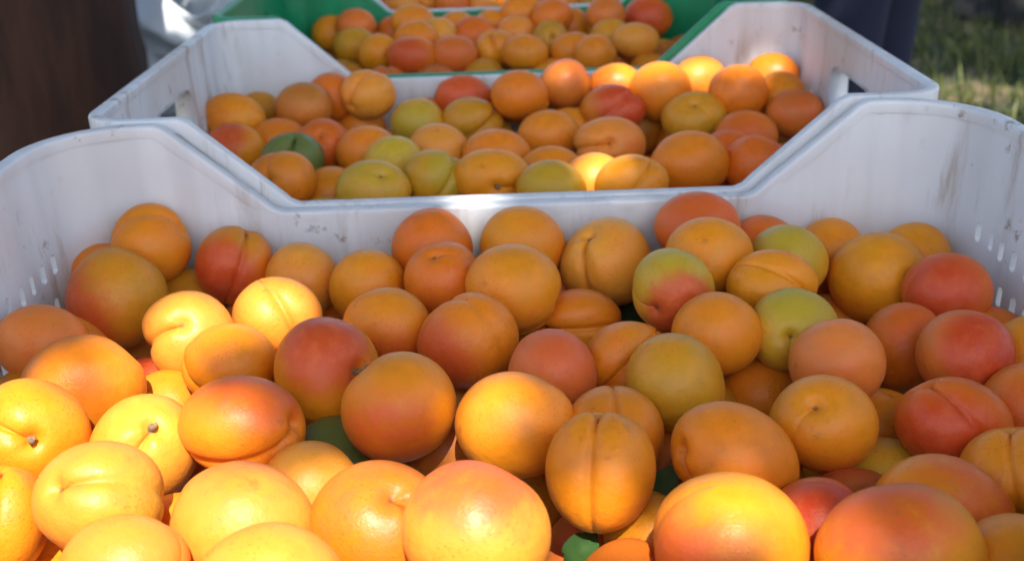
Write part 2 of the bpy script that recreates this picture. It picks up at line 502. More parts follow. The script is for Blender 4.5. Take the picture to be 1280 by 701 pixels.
# crate, centre, radius, long axis, stretch, stem axis, crease side, skin, cheek direction, strength, green direction, strength, crease depth, stem stub, label
APRICOTS = [
(0,(-0.2161,0.6108,0.5542),0.0228,(1.000,0.000,0.000),1.00,(0.890,0.212,0.404),(-0.374,-0.165,0.913),'o',(0.582,-0.780,-0.230),0.33,(-0.491,-0.871,0.002),0.25,0.095,0,'orange apricot with a deep crease, against the back wall in front white crate'),
(0,(-0.2466,0.6129,0.5339),0.0215,(0.999,-0.014,-0.032),1.08,(-0.333,-0.452,-0.827),(-0.520,-0.644,0.561),'y',(-0.517,-0.391,0.762),0.40,(0.593,-0.770,0.235),0.26,0.095,0,'small golden yellow apricot, red blush, against the back wall in front white crate'),
(0,(-0.2251,0.5659,0.5391),0.0277,(1.000,0.000,0.000),1.00,(0.405,0.656,0.637),(0.803,0.078,-0.591),'v',(-0.762,-0.644,-0.074),0.95,(-0.307,-0.529,0.791),0.20,0.040,0,'large olive-gold apricot with a strong red cheek, against the trunk-side wall in front white crate'),
(0,(-0.1675,0.6102,0.5401),0.0232,(0.035,0.397,0.917),1.04,(0.320,0.422,0.848),(0.361,-0.882,0.303),'d',(-0.212,-0.976,0.049),1.04,(0.126,-0.304,0.944),0.50,0.117,0,'deep orange apricot with a strong red cheek, against the back wall in front white crate'),
(0,(-0.1245,0.5982,0.5342),0.0215,(1.000,0.000,0.000),1.00,(-0.866,0.178,-0.468),(-0.199,0.735,0.649),'y',(0.639,-0.763,-0.098),0.27,N,0.00,0.040,0,'small golden yellow apricot, in front white crate, beside small orange one'),
(0,(-0.2006,0.6128,0.5146),0.0215,(0.999,-0.014,-0.032),1.09,(-0.319,0.670,0.670),(0.948,0.210,0.241),'v',N,0.00,N,0.00,0.040,0,'small olive-gold apricot, against the back wall in front white crate'),
(0,(-0.1720,0.5238,0.5360),0.0227,(0.999,-0.014,-0.032),1.05,(0.111,-0.732,0.672),(-0.921,-0.329,-0.206),'y',(0.748,-0.626,0.218),0.25,N,0.00,0.117,0,'small golden yellow apricot with a deep crease, in front white crate'),
(0,(-0.1310,0.5465,0.5360),0.0217,(0.999,-0.014,-0.032),1.13,(0.396,-0.310,-0.864),(0.365,-0.811,0.458),'y',(0.856,-0.173,-0.487),0.47,(-0.215,-0.957,-0.196),0.27,0.143,0,'small golden yellow apricot with a faint red blush, in front white crate'),
(0,(-0.1431,0.4896,0.5360),0.0215,(0.999,-0.014,-0.032),1.18,(-0.856,0.236,0.459),(-0.410,-0.852,-0.326),'o',(-0.521,-0.393,0.758),0.22,N,0.00,0.104,0,'small orange apricot with a deep crease, in front white crate, beside small olive-gold one'),
(0,(-0.2450,0.5074,0.5431),0.0215,(0.999,-0.014,-0.032),1.20,(0.887,0.201,-0.415),(-0.358,-0.268,-0.894),'p',(0.210,-0.740,0.639),0.28,N,0.00,0.040,0,'small pinkish orange apricot, against the trunk-side wall in front white crate'),
(0,(-0.2133,0.4697,0.5334),0.0282,(0.999,-0.014,-0.032),1.09,(0.666,0.582,0.466),(0.556,0.029,-0.831),'o',(0.000,-0.905,-0.426),0.24,N,0.00,0.040,0,'large orange apricot, in front white crate'),
(0,(-0.2487,0.4920,0.5129),0.0215,(0.999,-0.014,-0.032),1.07,(0.320,0.422,0.848),(0.333,-0.888,0.316),'v',N,0.00,N,0.00,0.095,0,'small olive-gold apricot with a deep crease, against the trunk-side wall in front white crate'),
(0,(-0.2006,0.5286,0.4979),0.0215,(0.999,-0.014,-0.032),1.05,(0.073,-0.051,-0.996),(-0.976,0.201,-0.082),'p',(0.221,-0.476,0.852),1.14,N,0.00,0.040,0,'small pinkish orange apricot, red cheek in front white crate, between olive-gold and golden yellow ones'),
(0,(-0.2461,0.5410,0.5197),0.0215,(0.999,-0.014,-0.032),1.07,(-0.134,0.689,0.713),(0.982,0.189,0.002),'y',(-0.625,-0.442,0.644),0.34,N,0.00,0.040,0,'small golden yellow apricot, against the trunk-side wall in front white crate'),
(0,(-0.0938,0.4740,0.5379),0.0259,(0.035,0.397,0.917),1.06,(0.781,-0.563,0.269),(0.431,0.177,-0.885),'o',(0.123,-0.435,0.892),1.04,N,0.00,0.039,1,'orange apricot with a woody stem stub, on top of the heap in front white crate'),
(0,(-0.1814,0.4935,0.5074),0.0215,(0.999,-0.014,-0.032),1.05,(0.549,0.622,0.558),(0.644,0.111,-0.757),'v',N,0.00,N,0.00,0.040,0,'small olive-gold apricot, tucked between higher ones in front white crate, beside large orange one'),
(0,(-0.2156,0.4196,0.5392),0.0247,(1.000,0.000,0.000),1.00,(0.421,-0.822,0.383),(-0.793,-0.128,0.596),'o',N,0.00,N,0.00,0.078,1,'orange apricot with a woody stem stub and a deep crease, in front white crate'),
(0,(-0.1687,0.4262,0.5269),0.0244,(1.000,0.000,0.000),1.00,(0.398,-0.501,0.769),(-0.354,-0.857,-0.375),'y',(-0.743,-0.648,0.167),0.23,N,0.00,0.091,1,'golden yellow apricot with a woody stem stub and a deep crease, in front white crate'),
(0,(-0.1233,0.4234,0.5390),0.0250,(0.985,-0.069,-0.159),1.25,(0.953,-0.245,0.179),(-0.171,-0.921,-0.349),'o',(0.329,-0.064,0.942),0.76,N,0.00,0.078,0,'orange apricot with a strong red cheek and a deep crease, in front white crate'),
(0,(-0.1670,0.3654,0.5409),0.0236,(0.999,-0.014,-0.032),1.08,(-0.436,-0.585,0.684),(0.893,-0.189,0.408),'y',(0.333,-0.340,0.879),0.39,(0.796,-0.594,0.118),0.58,0.078,0,'golden yellow apricot with a faint red blush, in front white crate, beside small orange one'),
(0,(-0.0902,0.3951,0.5216),0.0215,(0.999,-0.014,-0.032),1.07,(0.773,0.530,0.347),(0.527,-0.234,-0.817),'y',(-0.735,-0.547,0.401),0.33,(-0.587,-0.685,0.431),0.18,0.040,0,'small golden yellow apricot, in front white crate, beside orange one with a strong red cheek'),
(0,(-0.1094,0.3555,0.5338),0.0263,(0.999,-0.014,-0.032),1.09,(0.579,0.028,-0.815),(-0.799,0.219,-0.560),'y',(0.033,0.090,0.995),0.47,N,0.00,0.040,0,'golden yellow apricot with a faint red blush, in front white crate, beside golden yellow one'),
(0,(-0.2090,0.3644,0.5319),0.0215,(0.035,0.397,0.917),1.14,(0.134,0.399,0.907),(0.297,-0.890,0.347),'o',(0.631,-0.446,0.635),0.20,(-0.368,-0.922,-0.117),0.24,0.095,0,'small orange apricot with a deep crease, in front white crate, beside small orange one'),
(0,(-0.1446,0.3244,0.5374),0.0215,(0.999,-0.014,-0.032),1.18,(-0.937,0.333,-0.109),(0.204,0.770,0.604),'y',(0.719,-0.522,0.459),0.38,N,0.00,0.040,0,'small golden yellow apricot, by the low front rim in front white crate'),
(0,(-0.0898,0.3126,0.5396),0.0235,(0.999,-0.014,-0.032),1.18,(0.738,0.091,-0.668),(-0.653,-0.152,-0.742),'y',(-0.662,-0.747,-0.060),0.27,(-0.339,-0.538,0.772),0.29,0.040,0,'golden yellow apricot, by the low front rim in front white crate'),
(0,(-0.1415,0.3819,0.5077),0.0215,(0.999,-0.014,-0.032),1.05,(-0.905,0.417,0.084),(0.296,0.475,0.829),'o',(0.495,-0.831,-0.254),0.25,(-0.032,-0.496,0.868),0.19,0.040,0,'small orange apricot, tucked between higher ones in front white crate, beside small golden yellow one'),
(0,(-0.1957,0.3702,0.4934),0.0215,(0.999,-0.014,-0.032),1.09,(-0.900,0.217,-0.377),(-0.164,0.632,0.757),'o',N,0.00,N,0.00,0.040,0,'small orange apricot, in front white crate, beside orange one with a deep crease'),
(0,(-0.0583,0.3607,0.5278),0.0257,(0.999,-0.014,-0.032),1.06,(0.341,-0.416,0.843),(0.858,-0.229,-0.460),'d',(0.117,-0.592,0.797),0.47,N,0.00,0.130,0,'deep orange apricot with a faint red blush, in front white crate'),
(0,(-0.0530,0.4327,0.5390),0.0251,(0.999,-0.014,-0.032),1.05,(-0.630,0.345,0.696),(0.765,0.431,0.479),'o',(-0.121,-0.965,-0.232),0.76,N,0.00,0.026,1,'orange apricot with a woody stem stub, on top of the heap in front white crate'),
(0,(-0.0012,0.4188,0.5360),0.0246,(0.999,-0.014,-0.032),1.12,(0.504,0.634,0.586),(0.833,-0.178,-0.524),'o',(0.472,-0.629,-0.618),0.33,(-0.505,-0.605,0.615),0.28,0.040,0,'orange apricot, in front white crate'),
(0,(-0.0176,0.3354,0.5406),0.0262,(0.999,-0.014,-0.032),1.06,(0.479,0.640,0.600),(0.822,-0.087,-0.563),'y',(0.033,0.090,0.995),0.85,N,0.00,0.040,0,'golden yellow apricot, red cheek, by the low front rim in front white crate'),
(0,(0.0335,0.3767,0.5384),0.0231,(0.035,0.397,0.917),1.14,(0.082,0.449,0.890),(-0.275,-0.848,0.453),'o',(0.499,-0.829,-0.251),0.29,(-0.146,-0.965,-0.216),0.23,0.111,0,'orange apricot with a deep crease, on top of the heap in front white crate'),
(0,(0.0426,0.4184,0.5307),0.0215,(0.999,-0.014,-0.032),1.07,(-0.031,-0.757,-0.652),(0.015,-0.653,0.757),'o',(-0.616,-0.437,0.655),0.24,N,0.00,0.156,0,'small orange apricot with a deep crease, in front white crate, beside orange one'),
(0,(0.0061,0.4306,0.4738),0.0215,(0.035,0.397,0.917),1.28,(-0.896,0.211,-0.392),(-0.267,0.449,0.853),'v',N,0.00,(-0.282,-0.524,0.804),0.25,0.040,0,'small olive-gold apricot, in front white crate, beside pinkish orange one with a strong red cheek'),
(0,(0.0553,0.3754,0.5018),0.0215,(0.035,0.397,0.917),1.05,(0.379,0.661,0.648),(0.877,-0.033,-0.480),'v',N,0.00,N,0.00,0.040,0,'small olive-gold apricot, in front white crate, beside orange one with a deep crease'),
(0,(0.0769,0.3269,0.5389),0.0266,(0.999,-0.014,-0.032),1.06,(0.136,-0.048,-0.990),(-0.988,0.066,-0.139),'o',(-0.760,-0.650,-0.017),0.85,(-0.072,-0.224,0.972),0.25,0.040,0,'orange apricot with a strong red cheek, by the low front rim in front white crate'),
(0,(-0.0842,0.4399,0.5082),0.0215,(0.999,-0.014,-0.032),1.06,(-0.780,0.114,-0.615),(-0.346,0.740,0.576),'G',N,0.00,N,0.00,0.040,0,'small unripe dark green apricot, tucked between higher ones in front white crate'),
(0,(-0.0339,0.4524,0.5041),0.0215,(0.999,-0.014,-0.032),1.05,(-0.918,0.246,-0.311),(-0.070,0.671,0.738),'br',N,0.00,N,0.00,0.040,0,'small brownish orange apricot, tucked between higher ones in front white crate, beside small olive-gold one'),
(0,(-0.0344,0.5167,0.4950),0.0215,(0.999,-0.014,-0.032),1.06,(-0.011,-0.052,-0.999),(-0.987,0.162,0.002),'v',N,0.00,(-0.315,-0.531,0.786),0.31,0.040,0,'small olive-gold apricot, tucked between higher ones in front white crate, beside small orange one'),
(0,(-0.0835,0.5820,0.5360),0.0215,(0.999,-0.014,-0.032),1.07,(0.065,-0.051,-0.997),(-0.944,0.320,-0.078),'o',(0.179,-0.952,-0.249),0.28,(0.031,-0.972,-0.232),0.19,0.040,0,'small orange apricot, in front white crate, beside small golden yellow one'),
(0,(-0.0469,0.6104,0.5480),0.0236,(0.999,-0.014,-0.032),1.06,(-0.452,-0.006,-0.892),(-0.865,0.249,0.436),'d',(-0.516,-0.391,0.762),0.28,N,0.00,0.040,0,'deep orange apricot, against the back wall in front white crate'),
(0,(0.0065,0.6095,0.5474),0.0237,(0.999,-0.014,-0.032),1.14,(0.737,0.550,0.392),(0.479,-0.016,-0.878),'o',(0.745,-0.574,0.340),0.37,(0.017,-0.596,0.803),0.18,0.040,0,'orange apricot, against the back wall in front white crate'),
(0,(-0.0391,0.5683,0.5433),0.0215,(1.000,0.000,0.000),1.00,(-0.226,-0.359,0.905),(0.973,-0.125,0.194),'d',(0.286,-0.958,-0.033),0.38,N,0.00,0.026,0,'small deep orange apricot with a faint red blush, in front white crate, by orange one'),
(0,(-0.0001,0.5464,0.5470),0.0254,(0.999,-0.014,-0.032),1.07,(0.939,-0.212,-0.271),(-0.344,-0.537,-0.771),'o',(0.222,-0.892,-0.395),0.37,N,0.00,0.065,0,'orange apricot with a deep crease, on top of the heap in front white crate'),
(0,(-0.0238,0.5037,0.5360),0.0249,(0.999,-0.014,-0.032),1.08,(-0.455,0.385,0.803),(0.533,-0.604,0.592),'o',(-0.665,-0.732,-0.149),0.85,(0.489,-0.872,0.031),0.14,0.039,0,'orange apricot with a strong red cheek, in front white crate'),
(0,(0.0579,0.6028,0.5367),0.0266,(1.000,0.000,0.000),1.00,(-0.479,-0.328,0.814),(-0.412,-0.735,-0.538),'y',(0.748,-0.631,0.207),0.29,N,0.00,0.130,0,'golden yellow apricot with a deep crease, against the back wall in front white crate'),
(0,(-0.0669,0.5232,0.5360),0.0215,(0.999,-0.014,-0.032),1.15,(-0.297,0.673,0.677),(0.955,0.196,0.223),'o',(0.070,-0.813,-0.577),0.76,(-0.082,-0.590,0.803),0.22,0.040,0,'small orange apricot with a strong red cheek, in front white crate'),
(0,(-0.0673,0.6125,0.5102),0.0215,(0.999,-0.014,-0.032),1.07,(-0.314,0.671,0.672),(0.948,0.264,0.179),'y',N,0.00,N,0.00,0.040,0,'small golden yellow apricot, against the back wall in front white crate'),
(0,(0.0374,0.5514,0.5227),0.0215,(0.999,-0.014,-0.032),1.15,(-0.953,-0.298,0.056),(0.303,-0.922,0.243),'o',(-0.079,-0.311,0.947),0.28,(0.072,-0.862,-0.502),0.36,0.130,0,'small orange apricot with a green tinge and a deep crease, in front white crate'),
(0,(0.0179,0.4677,0.5364),0.0215,(1.000,0.000,0.000),1.00,(0.331,-0.028,-0.943),(-0.910,0.255,-0.327),'p',(0.324,-0.321,0.890),0.57,(-0.517,-0.840,-0.162),0.22,0.040,0,'small pinkish orange apricot with a faint red blush, in front white crate'),
(0,(0.0561,0.4859,0.5310),0.0215,(1.000,0.000,0.000),1.00,(-0.724,-0.398,-0.563),(0.055,-0.847,0.528),'o',(-0.709,-0.510,0.488),0.32,(0.586,-0.683,0.437),0.31,0.130,0,'small orange apricot with a deep crease, in front white crate, beside small brownish orange one'),
(0,(0.0739,0.4477,0.5394),0.0234,(1.000,0.000,0.000),1.00,(0.489,0.003,-0.873),(-0.867,0.115,-0.485),'v',N,0.00,(-0.207,-0.957,0.204),0.36,0.040,0,'olive-gold apricot with a green tinge, on top of the heap in front white crate'),
(0,(0.0862,0.5314,0.5494),0.0220,(1.000,0.000,0.000),1.00,(-0.567,-0.805,-0.175),(-0.822,0.541,0.178),'g',(0.179,-0.952,-0.249),1.14,(-0.079,-0.489,0.869),0.65,0.026,0,'small yellow-green apricot with a strong red cheek, in front white crate'),
(0,(0.1132,0.6101,0.5535),0.0238,(0.999,-0.014,-0.032),1.11,(-0.879,0.191,-0.437),(-0.270,0.555,0.787),'r',(0.007,-0.820,0.573),0.57,N,0.00,0.040,0,'red apricot with a faint red blush, against the back wall in front white crate'),
(0,(0.1106,0.5661,0.5529),0.0225,(0.999,-0.014,-0.032),1.13,(0.327,0.669,0.667),(0.865,0.071,-0.496),'o',(0.589,-0.808,0.000),0.38,N,0.00,0.040,0,'small orange apricot with a faint red blush, in front white crate'),
(0,(0.1566,0.5728,0.5454),0.0215,(0.999,-0.014,-0.032),1.07,(0.763,0.536,0.360),(0.544,-0.232,-0.807),'g',N,0.00,(-0.082,-0.590,0.803),0.72,0.040,0,'small yellow-green apricot with a green shoulder, in front white crate'),
(0,(0.1388,0.5356,0.5474),0.0215,(0.999,-0.014,-0.032),1.21,(0.832,-0.362,-0.420),(0.059,-0.695,0.716),'o',(0.739,-0.556,0.381),0.22,(-0.410,-0.908,0.082),0.22,0.117,0,'small orange apricot with a deep crease, in front white crate, by yellow-green one'),
(0,(0.1014,0.4915,0.5418),0.0215,(0.999,-0.014,-0.032),1.08,(0.644,0.590,0.486),(0.630,-0.050,-0.775),'o',(0.386,-0.921,-0.052),0.28,(0.592,-0.774,0.226),0.25,0.040,0,'small orange apricot, in front white crate, beside yellow-green one with its stem pit showing'),
(0,(0.1422,0.4953,0.5410),0.0215,(0.999,-0.014,-0.032),1.05,(-0.305,-0.920,0.246),(-0.015,-0.254,-0.967),'g',N,0.00,(0.128,-0.227,0.966),0.79,0.052,0,'small yellow-green apricot with its stem pit showing and a green shoulder, in front white crate'),
(0,(0.2076,0.5679,0.5366),0.0267,(0.999,-0.014,-0.032),1.09,(0.846,-0.526,0.086),(0.237,0.226,-0.945),'o',N,0.00,N,0.00,0.026,0,'orange apricot, on top of the heap in front white crate'),
(0,(0.2329,0.5301,0.5435),0.0215,(0.999,-0.014,-0.032),1.09,(0.384,-0.019,-0.923),(-0.916,-0.132,-0.378),'r',(-0.496,-0.743,0.449),0.95,N,0.00,0.040,0,'small red apricot with a strong red cheek, against the grass-side wall in front white crate'),
(0,(0.1952,0.6122,0.5341),0.0215,(1.000,0.000,0.000),1.00,(0.339,-0.027,-0.941),(-0.924,0.179,-0.338),'o',(-0.072,-0.904,-0.422),0.24,N,0.00,0.040,0,'small orange apricot, against the back wall in front white crate, beside small deep orange one'),
(0,(0.2404,0.6014,0.5325),0.0215,(1.000,0.000,0.000),1.00,(0.032,0.692,0.721),(0.940,0.223,-0.257),'o',(-0.500,-0.829,-0.250),0.33,(-0.510,-0.609,0.608),0.23,0.040,0,'small orange apricot, against the grass-side wall in front white crate, beside small orange one'),
(0,(0.1522,0.6127,0.5365),0.0215,(1.000,0.000,0.000),1.00,(0.327,0.669,0.667),(0.873,0.057,-0.484),'r',N,0.00,N,0.00,0.040,0,'small red apricot, against the back wall in front white crate'),
(0,(0.1524,0.4555,0.5415),0.0215,(1.000,0.000,0.000),1.00,(-0.107,0.690,0.716),(0.990,0.143,0.010),'p',(-0.417,-0.898,-0.141),0.47,N,0.00,0.040,0,'small pinkish orange apricot, red blush, on top of the heap in front white crate'),
(0,(0.2002,0.4975,0.5286),0.0215,(0.035,0.397,0.917),1.06,(-0.568,0.024,-0.823),(-0.763,0.359,0.538),'d',(0.117,-0.592,0.797),0.57,N,0.00,0.040,0,'small deep orange apricot with a faint red blush, in front white crate, by olive-gold one'),
(0,(0.2134,0.4585,0.5426),0.0216,(0.999,-0.014,-0.032),1.06,(0.405,0.656,0.637),(0.862,-0.042,-0.505),'r',(0.207,-0.804,0.558),1.23,N,0.00,0.040,0,'small red apricot with a strong red cheek, in front white crate'),
(0,(0.2513,0.4693,0.5308),0.0215,(0.035,0.397,0.917),1.13,(-0.210,0.683,0.700),(0.977,0.124,0.172),'o',(-0.479,-0.836,-0.267),0.29,N,0.00,0.040,0,'small orange apricot, against the grass-side wall in front white crate, beside small deep orange one'),
(0,(0.1996,0.5204,0.4945),0.0215,(0.035,0.397,0.917),1.17,(-0.041,-0.052,-0.998),(-0.945,0.327,0.022),'v',N,0.00,(0.310,-0.716,0.625),0.22,0.040,0,'small olive-gold apricot, in front white crate, beside deep orange one with a faint red blush'),
(0,(0.1257,0.4929,0.5035),0.0215,(1.000,0.000,0.000),1.00,(0.930,0.367,-0.031),(-0.012,-0.054,-0.998),'o',(-0.429,-0.363,0.828),0.25,(0.146,-0.503,0.852),0.26,0.040,0,'small orange apricot, in front white crate, beside small orange one'),
(0,(0.1341,0.4089,0.5377),0.0215,(0.999,-0.014,-0.032),1.12,(-0.332,-0.524,0.784),(-0.701,-0.419,-0.577),'o',(-0.319,-0.877,-0.360),0.32,(0.607,-0.640,0.472),0.14,0.026,0,'small orange apricot with its stem pit showing, in front white crate'),
(0,(0.1902,0.4095,0.5351),0.0215,(0.978,-0.083,-0.191),1.20,(-0.490,0.402,0.773),(0.060,-0.869,0.490),'d',(-0.407,-0.895,0.185),0.95,N,0.00,0.104,0,'small deep orange apricot with a strong red cheek, in front white crate'),
(0,(0.0909,0.3871,0.5382),0.0240,(0.914,-0.162,-0.373),1.28,(-0.946,-0.219,0.240),(-0.084,-0.549,-0.832),'o',(0.085,-0.903,-0.421),0.37,N,0.00,0.104,0,'orange apricot with a deep crease, on top of the heap in front white crate'),
(0,(0.2022,0.3704,0.5318),0.0215,(1.000,0.000,0.000),1.00,(-0.055,0.498,0.866),(-0.505,-0.762,0.406),'o',(0.179,-0.952,-0.249),0.38,N,0.00,0.091,0,'small orange apricot with a faint red blush and a deep crease, in front white crate'),
(0,(0.2294,0.4215,0.5337),0.0215,(1.000,0.000,0.000),1.00,(-0.287,-0.034,-0.957),(-0.816,0.532,0.226),'d',(-0.307,-0.931,0.197),0.57,N,0.00,0.040,0,'small deep orange apricot, red blush, against the grass-side wall in front white crate'),
(0,(0.1655,0.4148,0.5027),0.0215,(0.999,-0.014,-0.032),1.17,(0.405,-0.015,-0.914),(-0.912,-0.078,-0.403),'g',N,0.00,(0.014,-0.682,0.731),0.18,0.040,0,'small yellow-green apricot, in front white crate'),
(0,(0.1636,0.3498,0.5339),0.0243,(0.927,-0.149,-0.344),1.24,(0.716,0.080,-0.693),(-0.688,-0.082,-0.721),'o',(0.317,-0.551,0.772),0.66,N,0.00,0.040,0,'orange apricot with a faint red blush, in front white crate'),
(0,(0.1316,0.3098,0.5440),0.0256,(0.999,-0.014,-0.032),1.13,(-0.074,0.691,0.719),(0.988,0.150,-0.042),'o',(-0.374,-0.180,0.910),0.85,N,0.00,0.040,0,'orange apricot with a strong red cheek, by the low front rim in front white crate'),
(0,(0.1154,0.3499,0.5238),0.0215,(0.035,0.397,0.917),1.08,(-0.613,0.039,-0.789),(-0.704,0.426,0.568),'r',(0.010,-0.756,0.654),1.33,N,0.00,0.040,0,'small red apricot with a strong red cheek, tucked between higher ones in front white crate'),
(0,(0.1757,0.3077,0.5355),0.0215,(0.999,-0.014,-0.032),1.16,(0.451,0.646,0.615),(0.772,0.063,-0.633),'o',(0.378,-0.864,-0.332),0.24,(0.525,-0.850,0.051),0.19,0.040,0,'small orange apricot, by the low front rim in front white crate'),
(0,(0.1411,0.4418,0.4837),0.0215,(0.999,-0.014,-0.032),1.05,(0.925,0.379,-0.002),(0.096,-0.239,-0.966),'v',N,0.00,N,0.00,0.040,0,'small olive-gold apricot, tucked between higher ones in front white crate, beside small yellow-green one'),
(0,(0.1764,0.4544,0.5033),0.0215,(1.000,0.000,0.000),1.00,(0.331,0.063,0.941),(0.083,-0.996,0.037),'o',N,0.00,(0.583,-0.790,0.188),0.30,0.095,0,'small orange apricot with a deep crease, tucked between higher ones in front white crate'),
(0,(0.0699,0.4390,0.4976),0.0215,(0.999,-0.014,-0.032),1.06,(-0.923,0.384,0.009),(0.309,0.728,0.612),'br',N,0.00,N,0.00,0.040,0,'small brownish orange apricot, tucked between higher ones in front white crate, by olive-gold one'),
(0,(0.0302,0.3986,0.4796),0.0215,(1.000,0.000,0.000),1.00,(0.845,0.482,0.234),(0.264,0.007,-0.965),'p',(0.007,-0.820,0.573),0.76,N,0.00,0.040,0,'small pinkish orange apricot, red cheek in front white crate, between olive-gold and orange ones'),
(0,(0.2519,0.5138,0.5165),0.0215,(0.999,-0.014,-0.032),1.07,(-0.459,0.645,0.611),(0.888,0.352,0.296),'d',N,0.00,N,0.00,0.040,0,'small deep orange apricot, against the grass-side wall in front white crate'),
(0,(0.0258,0.6134,0.5104),0.0215,(1.000,0.000,0.000),1.00,(0.268,0.677,0.686),(0.946,-0.050,-0.320),'br',(0.000,-0.918,0.397),0.57,N,0.00,0.040,0,'small brownish orange apricot, red blush, against the back wall in front white crate'),
(0,(-0.1101,0.6125,0.4987),0.0215,(0.999,-0.014,-0.032),1.12,(0.891,0.436,0.128),(0.271,-0.284,-0.920),'o',(0.730,-0.539,0.421),0.35,N,0.00,0.040,0,'small orange apricot, against the back wall in front white crate, beside small golden yellow one'),
(0,(-0.0560,0.5505,0.5036),0.0215,(1.000,0.000,0.000),1.00,(0.599,0.034,-0.800),(-0.793,-0.114,-0.599),'o',(-0.706,-0.708,0.030),0.22,N,0.00,0.040,0,'small orange apricot, tucked between higher ones in front white crate, beside small olive-gold one'),
(0,(0.1845,0.5742,0.5000),0.0215,(0.999,-0.014,-0.032),1.07,(0.150,0.688,0.710),(0.980,-0.010,-0.197),'y',(0.718,-0.521,0.461),0.25,(0.558,-0.822,0.115),0.23,0.040,0,'small golden yellow apricot, tucked between higher ones in front white crate'),
(0,(0.1880,0.6132,0.4960),0.0215,(0.999,-0.014,-0.032),1.06,(0.925,0.381,0.001),(0.021,-0.048,-0.999),'d',(-0.697,-0.717,0.008),0.30,N,0.00,0.040,0,'small deep orange apricot, against the back wall in front white crate'),
(1,(-0.2320,0.9130,0.5514),0.0240,(0.999,-0.014,-0.032),1.26,(-0.925,0.380,-0.001),(0.192,0.469,0.862),'o',(-0.748,-0.628,0.213),0.37,N,0.00,0.040,0,'orange apricot, against the trunk-side wall in second white crate'),
(1,(-0.2228,0.9665,0.5397),0.0215,(1.000,0.000,0.000),1.00,(-0.437,-0.009,-0.899),(-0.701,0.630,0.335),'v',N,0.00,(0.088,-0.970,-0.227),0.30,0.040,0,'small olive-gold apricot, against the back wall in second white crate'),
(1,(-0.1759,0.9337,0.5560),0.0215,(0.999,-0.014,-0.032),1.15,(0.339,-0.027,-0.941),(-0.940,-0.060,-0.337),'br',N,0.00,(0.024,-0.378,0.926),0.36,0.040,0,'small brownish orange apricot with a green tinge, in second white crate'),
(1,(-0.1206,0.9505,0.5602),0.0215,(0.999,-0.014,-0.032),1.11,(-0.621,-0.715,-0.321),(-0.045,-0.376,0.925),'y',(-0.727,-0.534,0.432),0.28,(0.379,-0.919,-0.109),0.30,0.104,0,'small golden yellow apricot with a deep crease, in second white crate'),
(1,(-0.2235,0.8639,0.5388),0.0215,(0.999,-0.014,-0.032),1.22,(0.334,0.668,0.665),(0.813,0.153,-0.561),'o',(-0.486,-0.539,0.688),1.04,N,0.00,0.040,0,'small orange apricot with a strong red cheek, against the trunk-side wall in second white crate'),
(1,(-0.1909,0.8887,0.5372),0.0215,(0.999,-0.014,-0.032),1.16,(0.586,0.030,-0.810),(-0.804,-0.100,-0.586),'o',(0.317,-0.551,0.772),0.47,N,0.00,0.040,0,'small orange apricot with a faint red blush, in second white crate, beside orange one'),
(1,(-0.1750,0.9665,0.5273),0.0215,(0.999,-0.014,-0.032),1.15,(-0.816,0.137,-0.562),(-0.435,0.494,0.753),'o',N,0.00,(-0.189,-0.960,-0.205),0.21,0.040,0,'small orange apricot, against the back wall in second white crate, beside small deep orange one'),
(1,(-0.1509,0.8691,0.5380),0.0215,(1.000,0.000,0.000),1.00,(0.010,-0.756,0.654),(0.570,-0.533,-0.626),'d',(0.175,-0.910,-0.376),0.47,N,0.00,0.026,0,'small deep orange apricot with a faint red blush, in second white crate, by orange one'),
(1,(-0.1694,0.8277,0.5397),0.0215,(0.999,-0.014,-0.032),1.11,(0.231,-0.001,0.973),(-0.055,-0.998,0.012),'G',N,0.00,N,0.00,0.208,0,'small unripe dark green apricot, deep crease, on top of the heap in second white crate'),
(1,(-0.1683,0.7786,0.5380),0.0215,(0.999,-0.014,-0.032),1.25,(-0.302,-0.890,0.342),(-0.078,0.381,0.921),'o',(-0.677,-0.479,0.559),0.36,(-0.240,-0.516,0.823),0.31,0.039,0,'small orange apricot with its stem pit showing, in second white crate'),
(1,(-0.1556,0.9653,0.5555),0.0215,(0.999,-0.014,-0.032),1.05,(0.869,0.460,0.183),(0.277,-0.145,-0.950),'d',(0.364,-0.347,0.865),0.25,N,0.00,0.040,0,'small deep orange apricot, against the back wall in second white crate, beside small orange one'),
(1,(-0.1327,0.9667,0.5260),0.0215,(0.999,-0.014,-0.032),1.13,(0.913,0.237,-0.331),(-0.332,-0.036,-0.943),'o',(-0.696,-0.496,0.519),0.23,(0.455,-0.889,-0.041),0.30,0.040,0,'small orange apricot, against the back wall in second white crate, beside small orange one'),
(1,(-0.1134,0.8451,0.5377),0.0219,(0.999,-0.014,-0.032),1.12,(0.190,0.685,0.704),(0.817,0.287,-0.500),'o',(-0.737,-0.552,0.390),0.39,N,0.00,0.040,0,'small orange apricot with a faint red blush, in second white crate, beside small orange one'),
(1,(-0.0880,0.8123,0.5383),0.0215,(0.999,-0.014,-0.032),1.11,(-0.286,-0.034,-0.958),(-0.775,0.596,0.211),'g',N,0.00,(-0.189,-0.734,0.652),0.36,0.040,0,'small yellow-green apricot with a green tinge, in second white crate'),
(1,(-0.0783,0.9280,0.5390),0.0217,(0.999,-0.014,-0.032),1.14,(0.864,0.465,0.195),(0.340,-0.252,-0.906),'g',N,0.00,(-0.107,-0.973,0.207),0.72,0.040,0,'small yellow-green apricot with a green shoulder, in second white crate'),
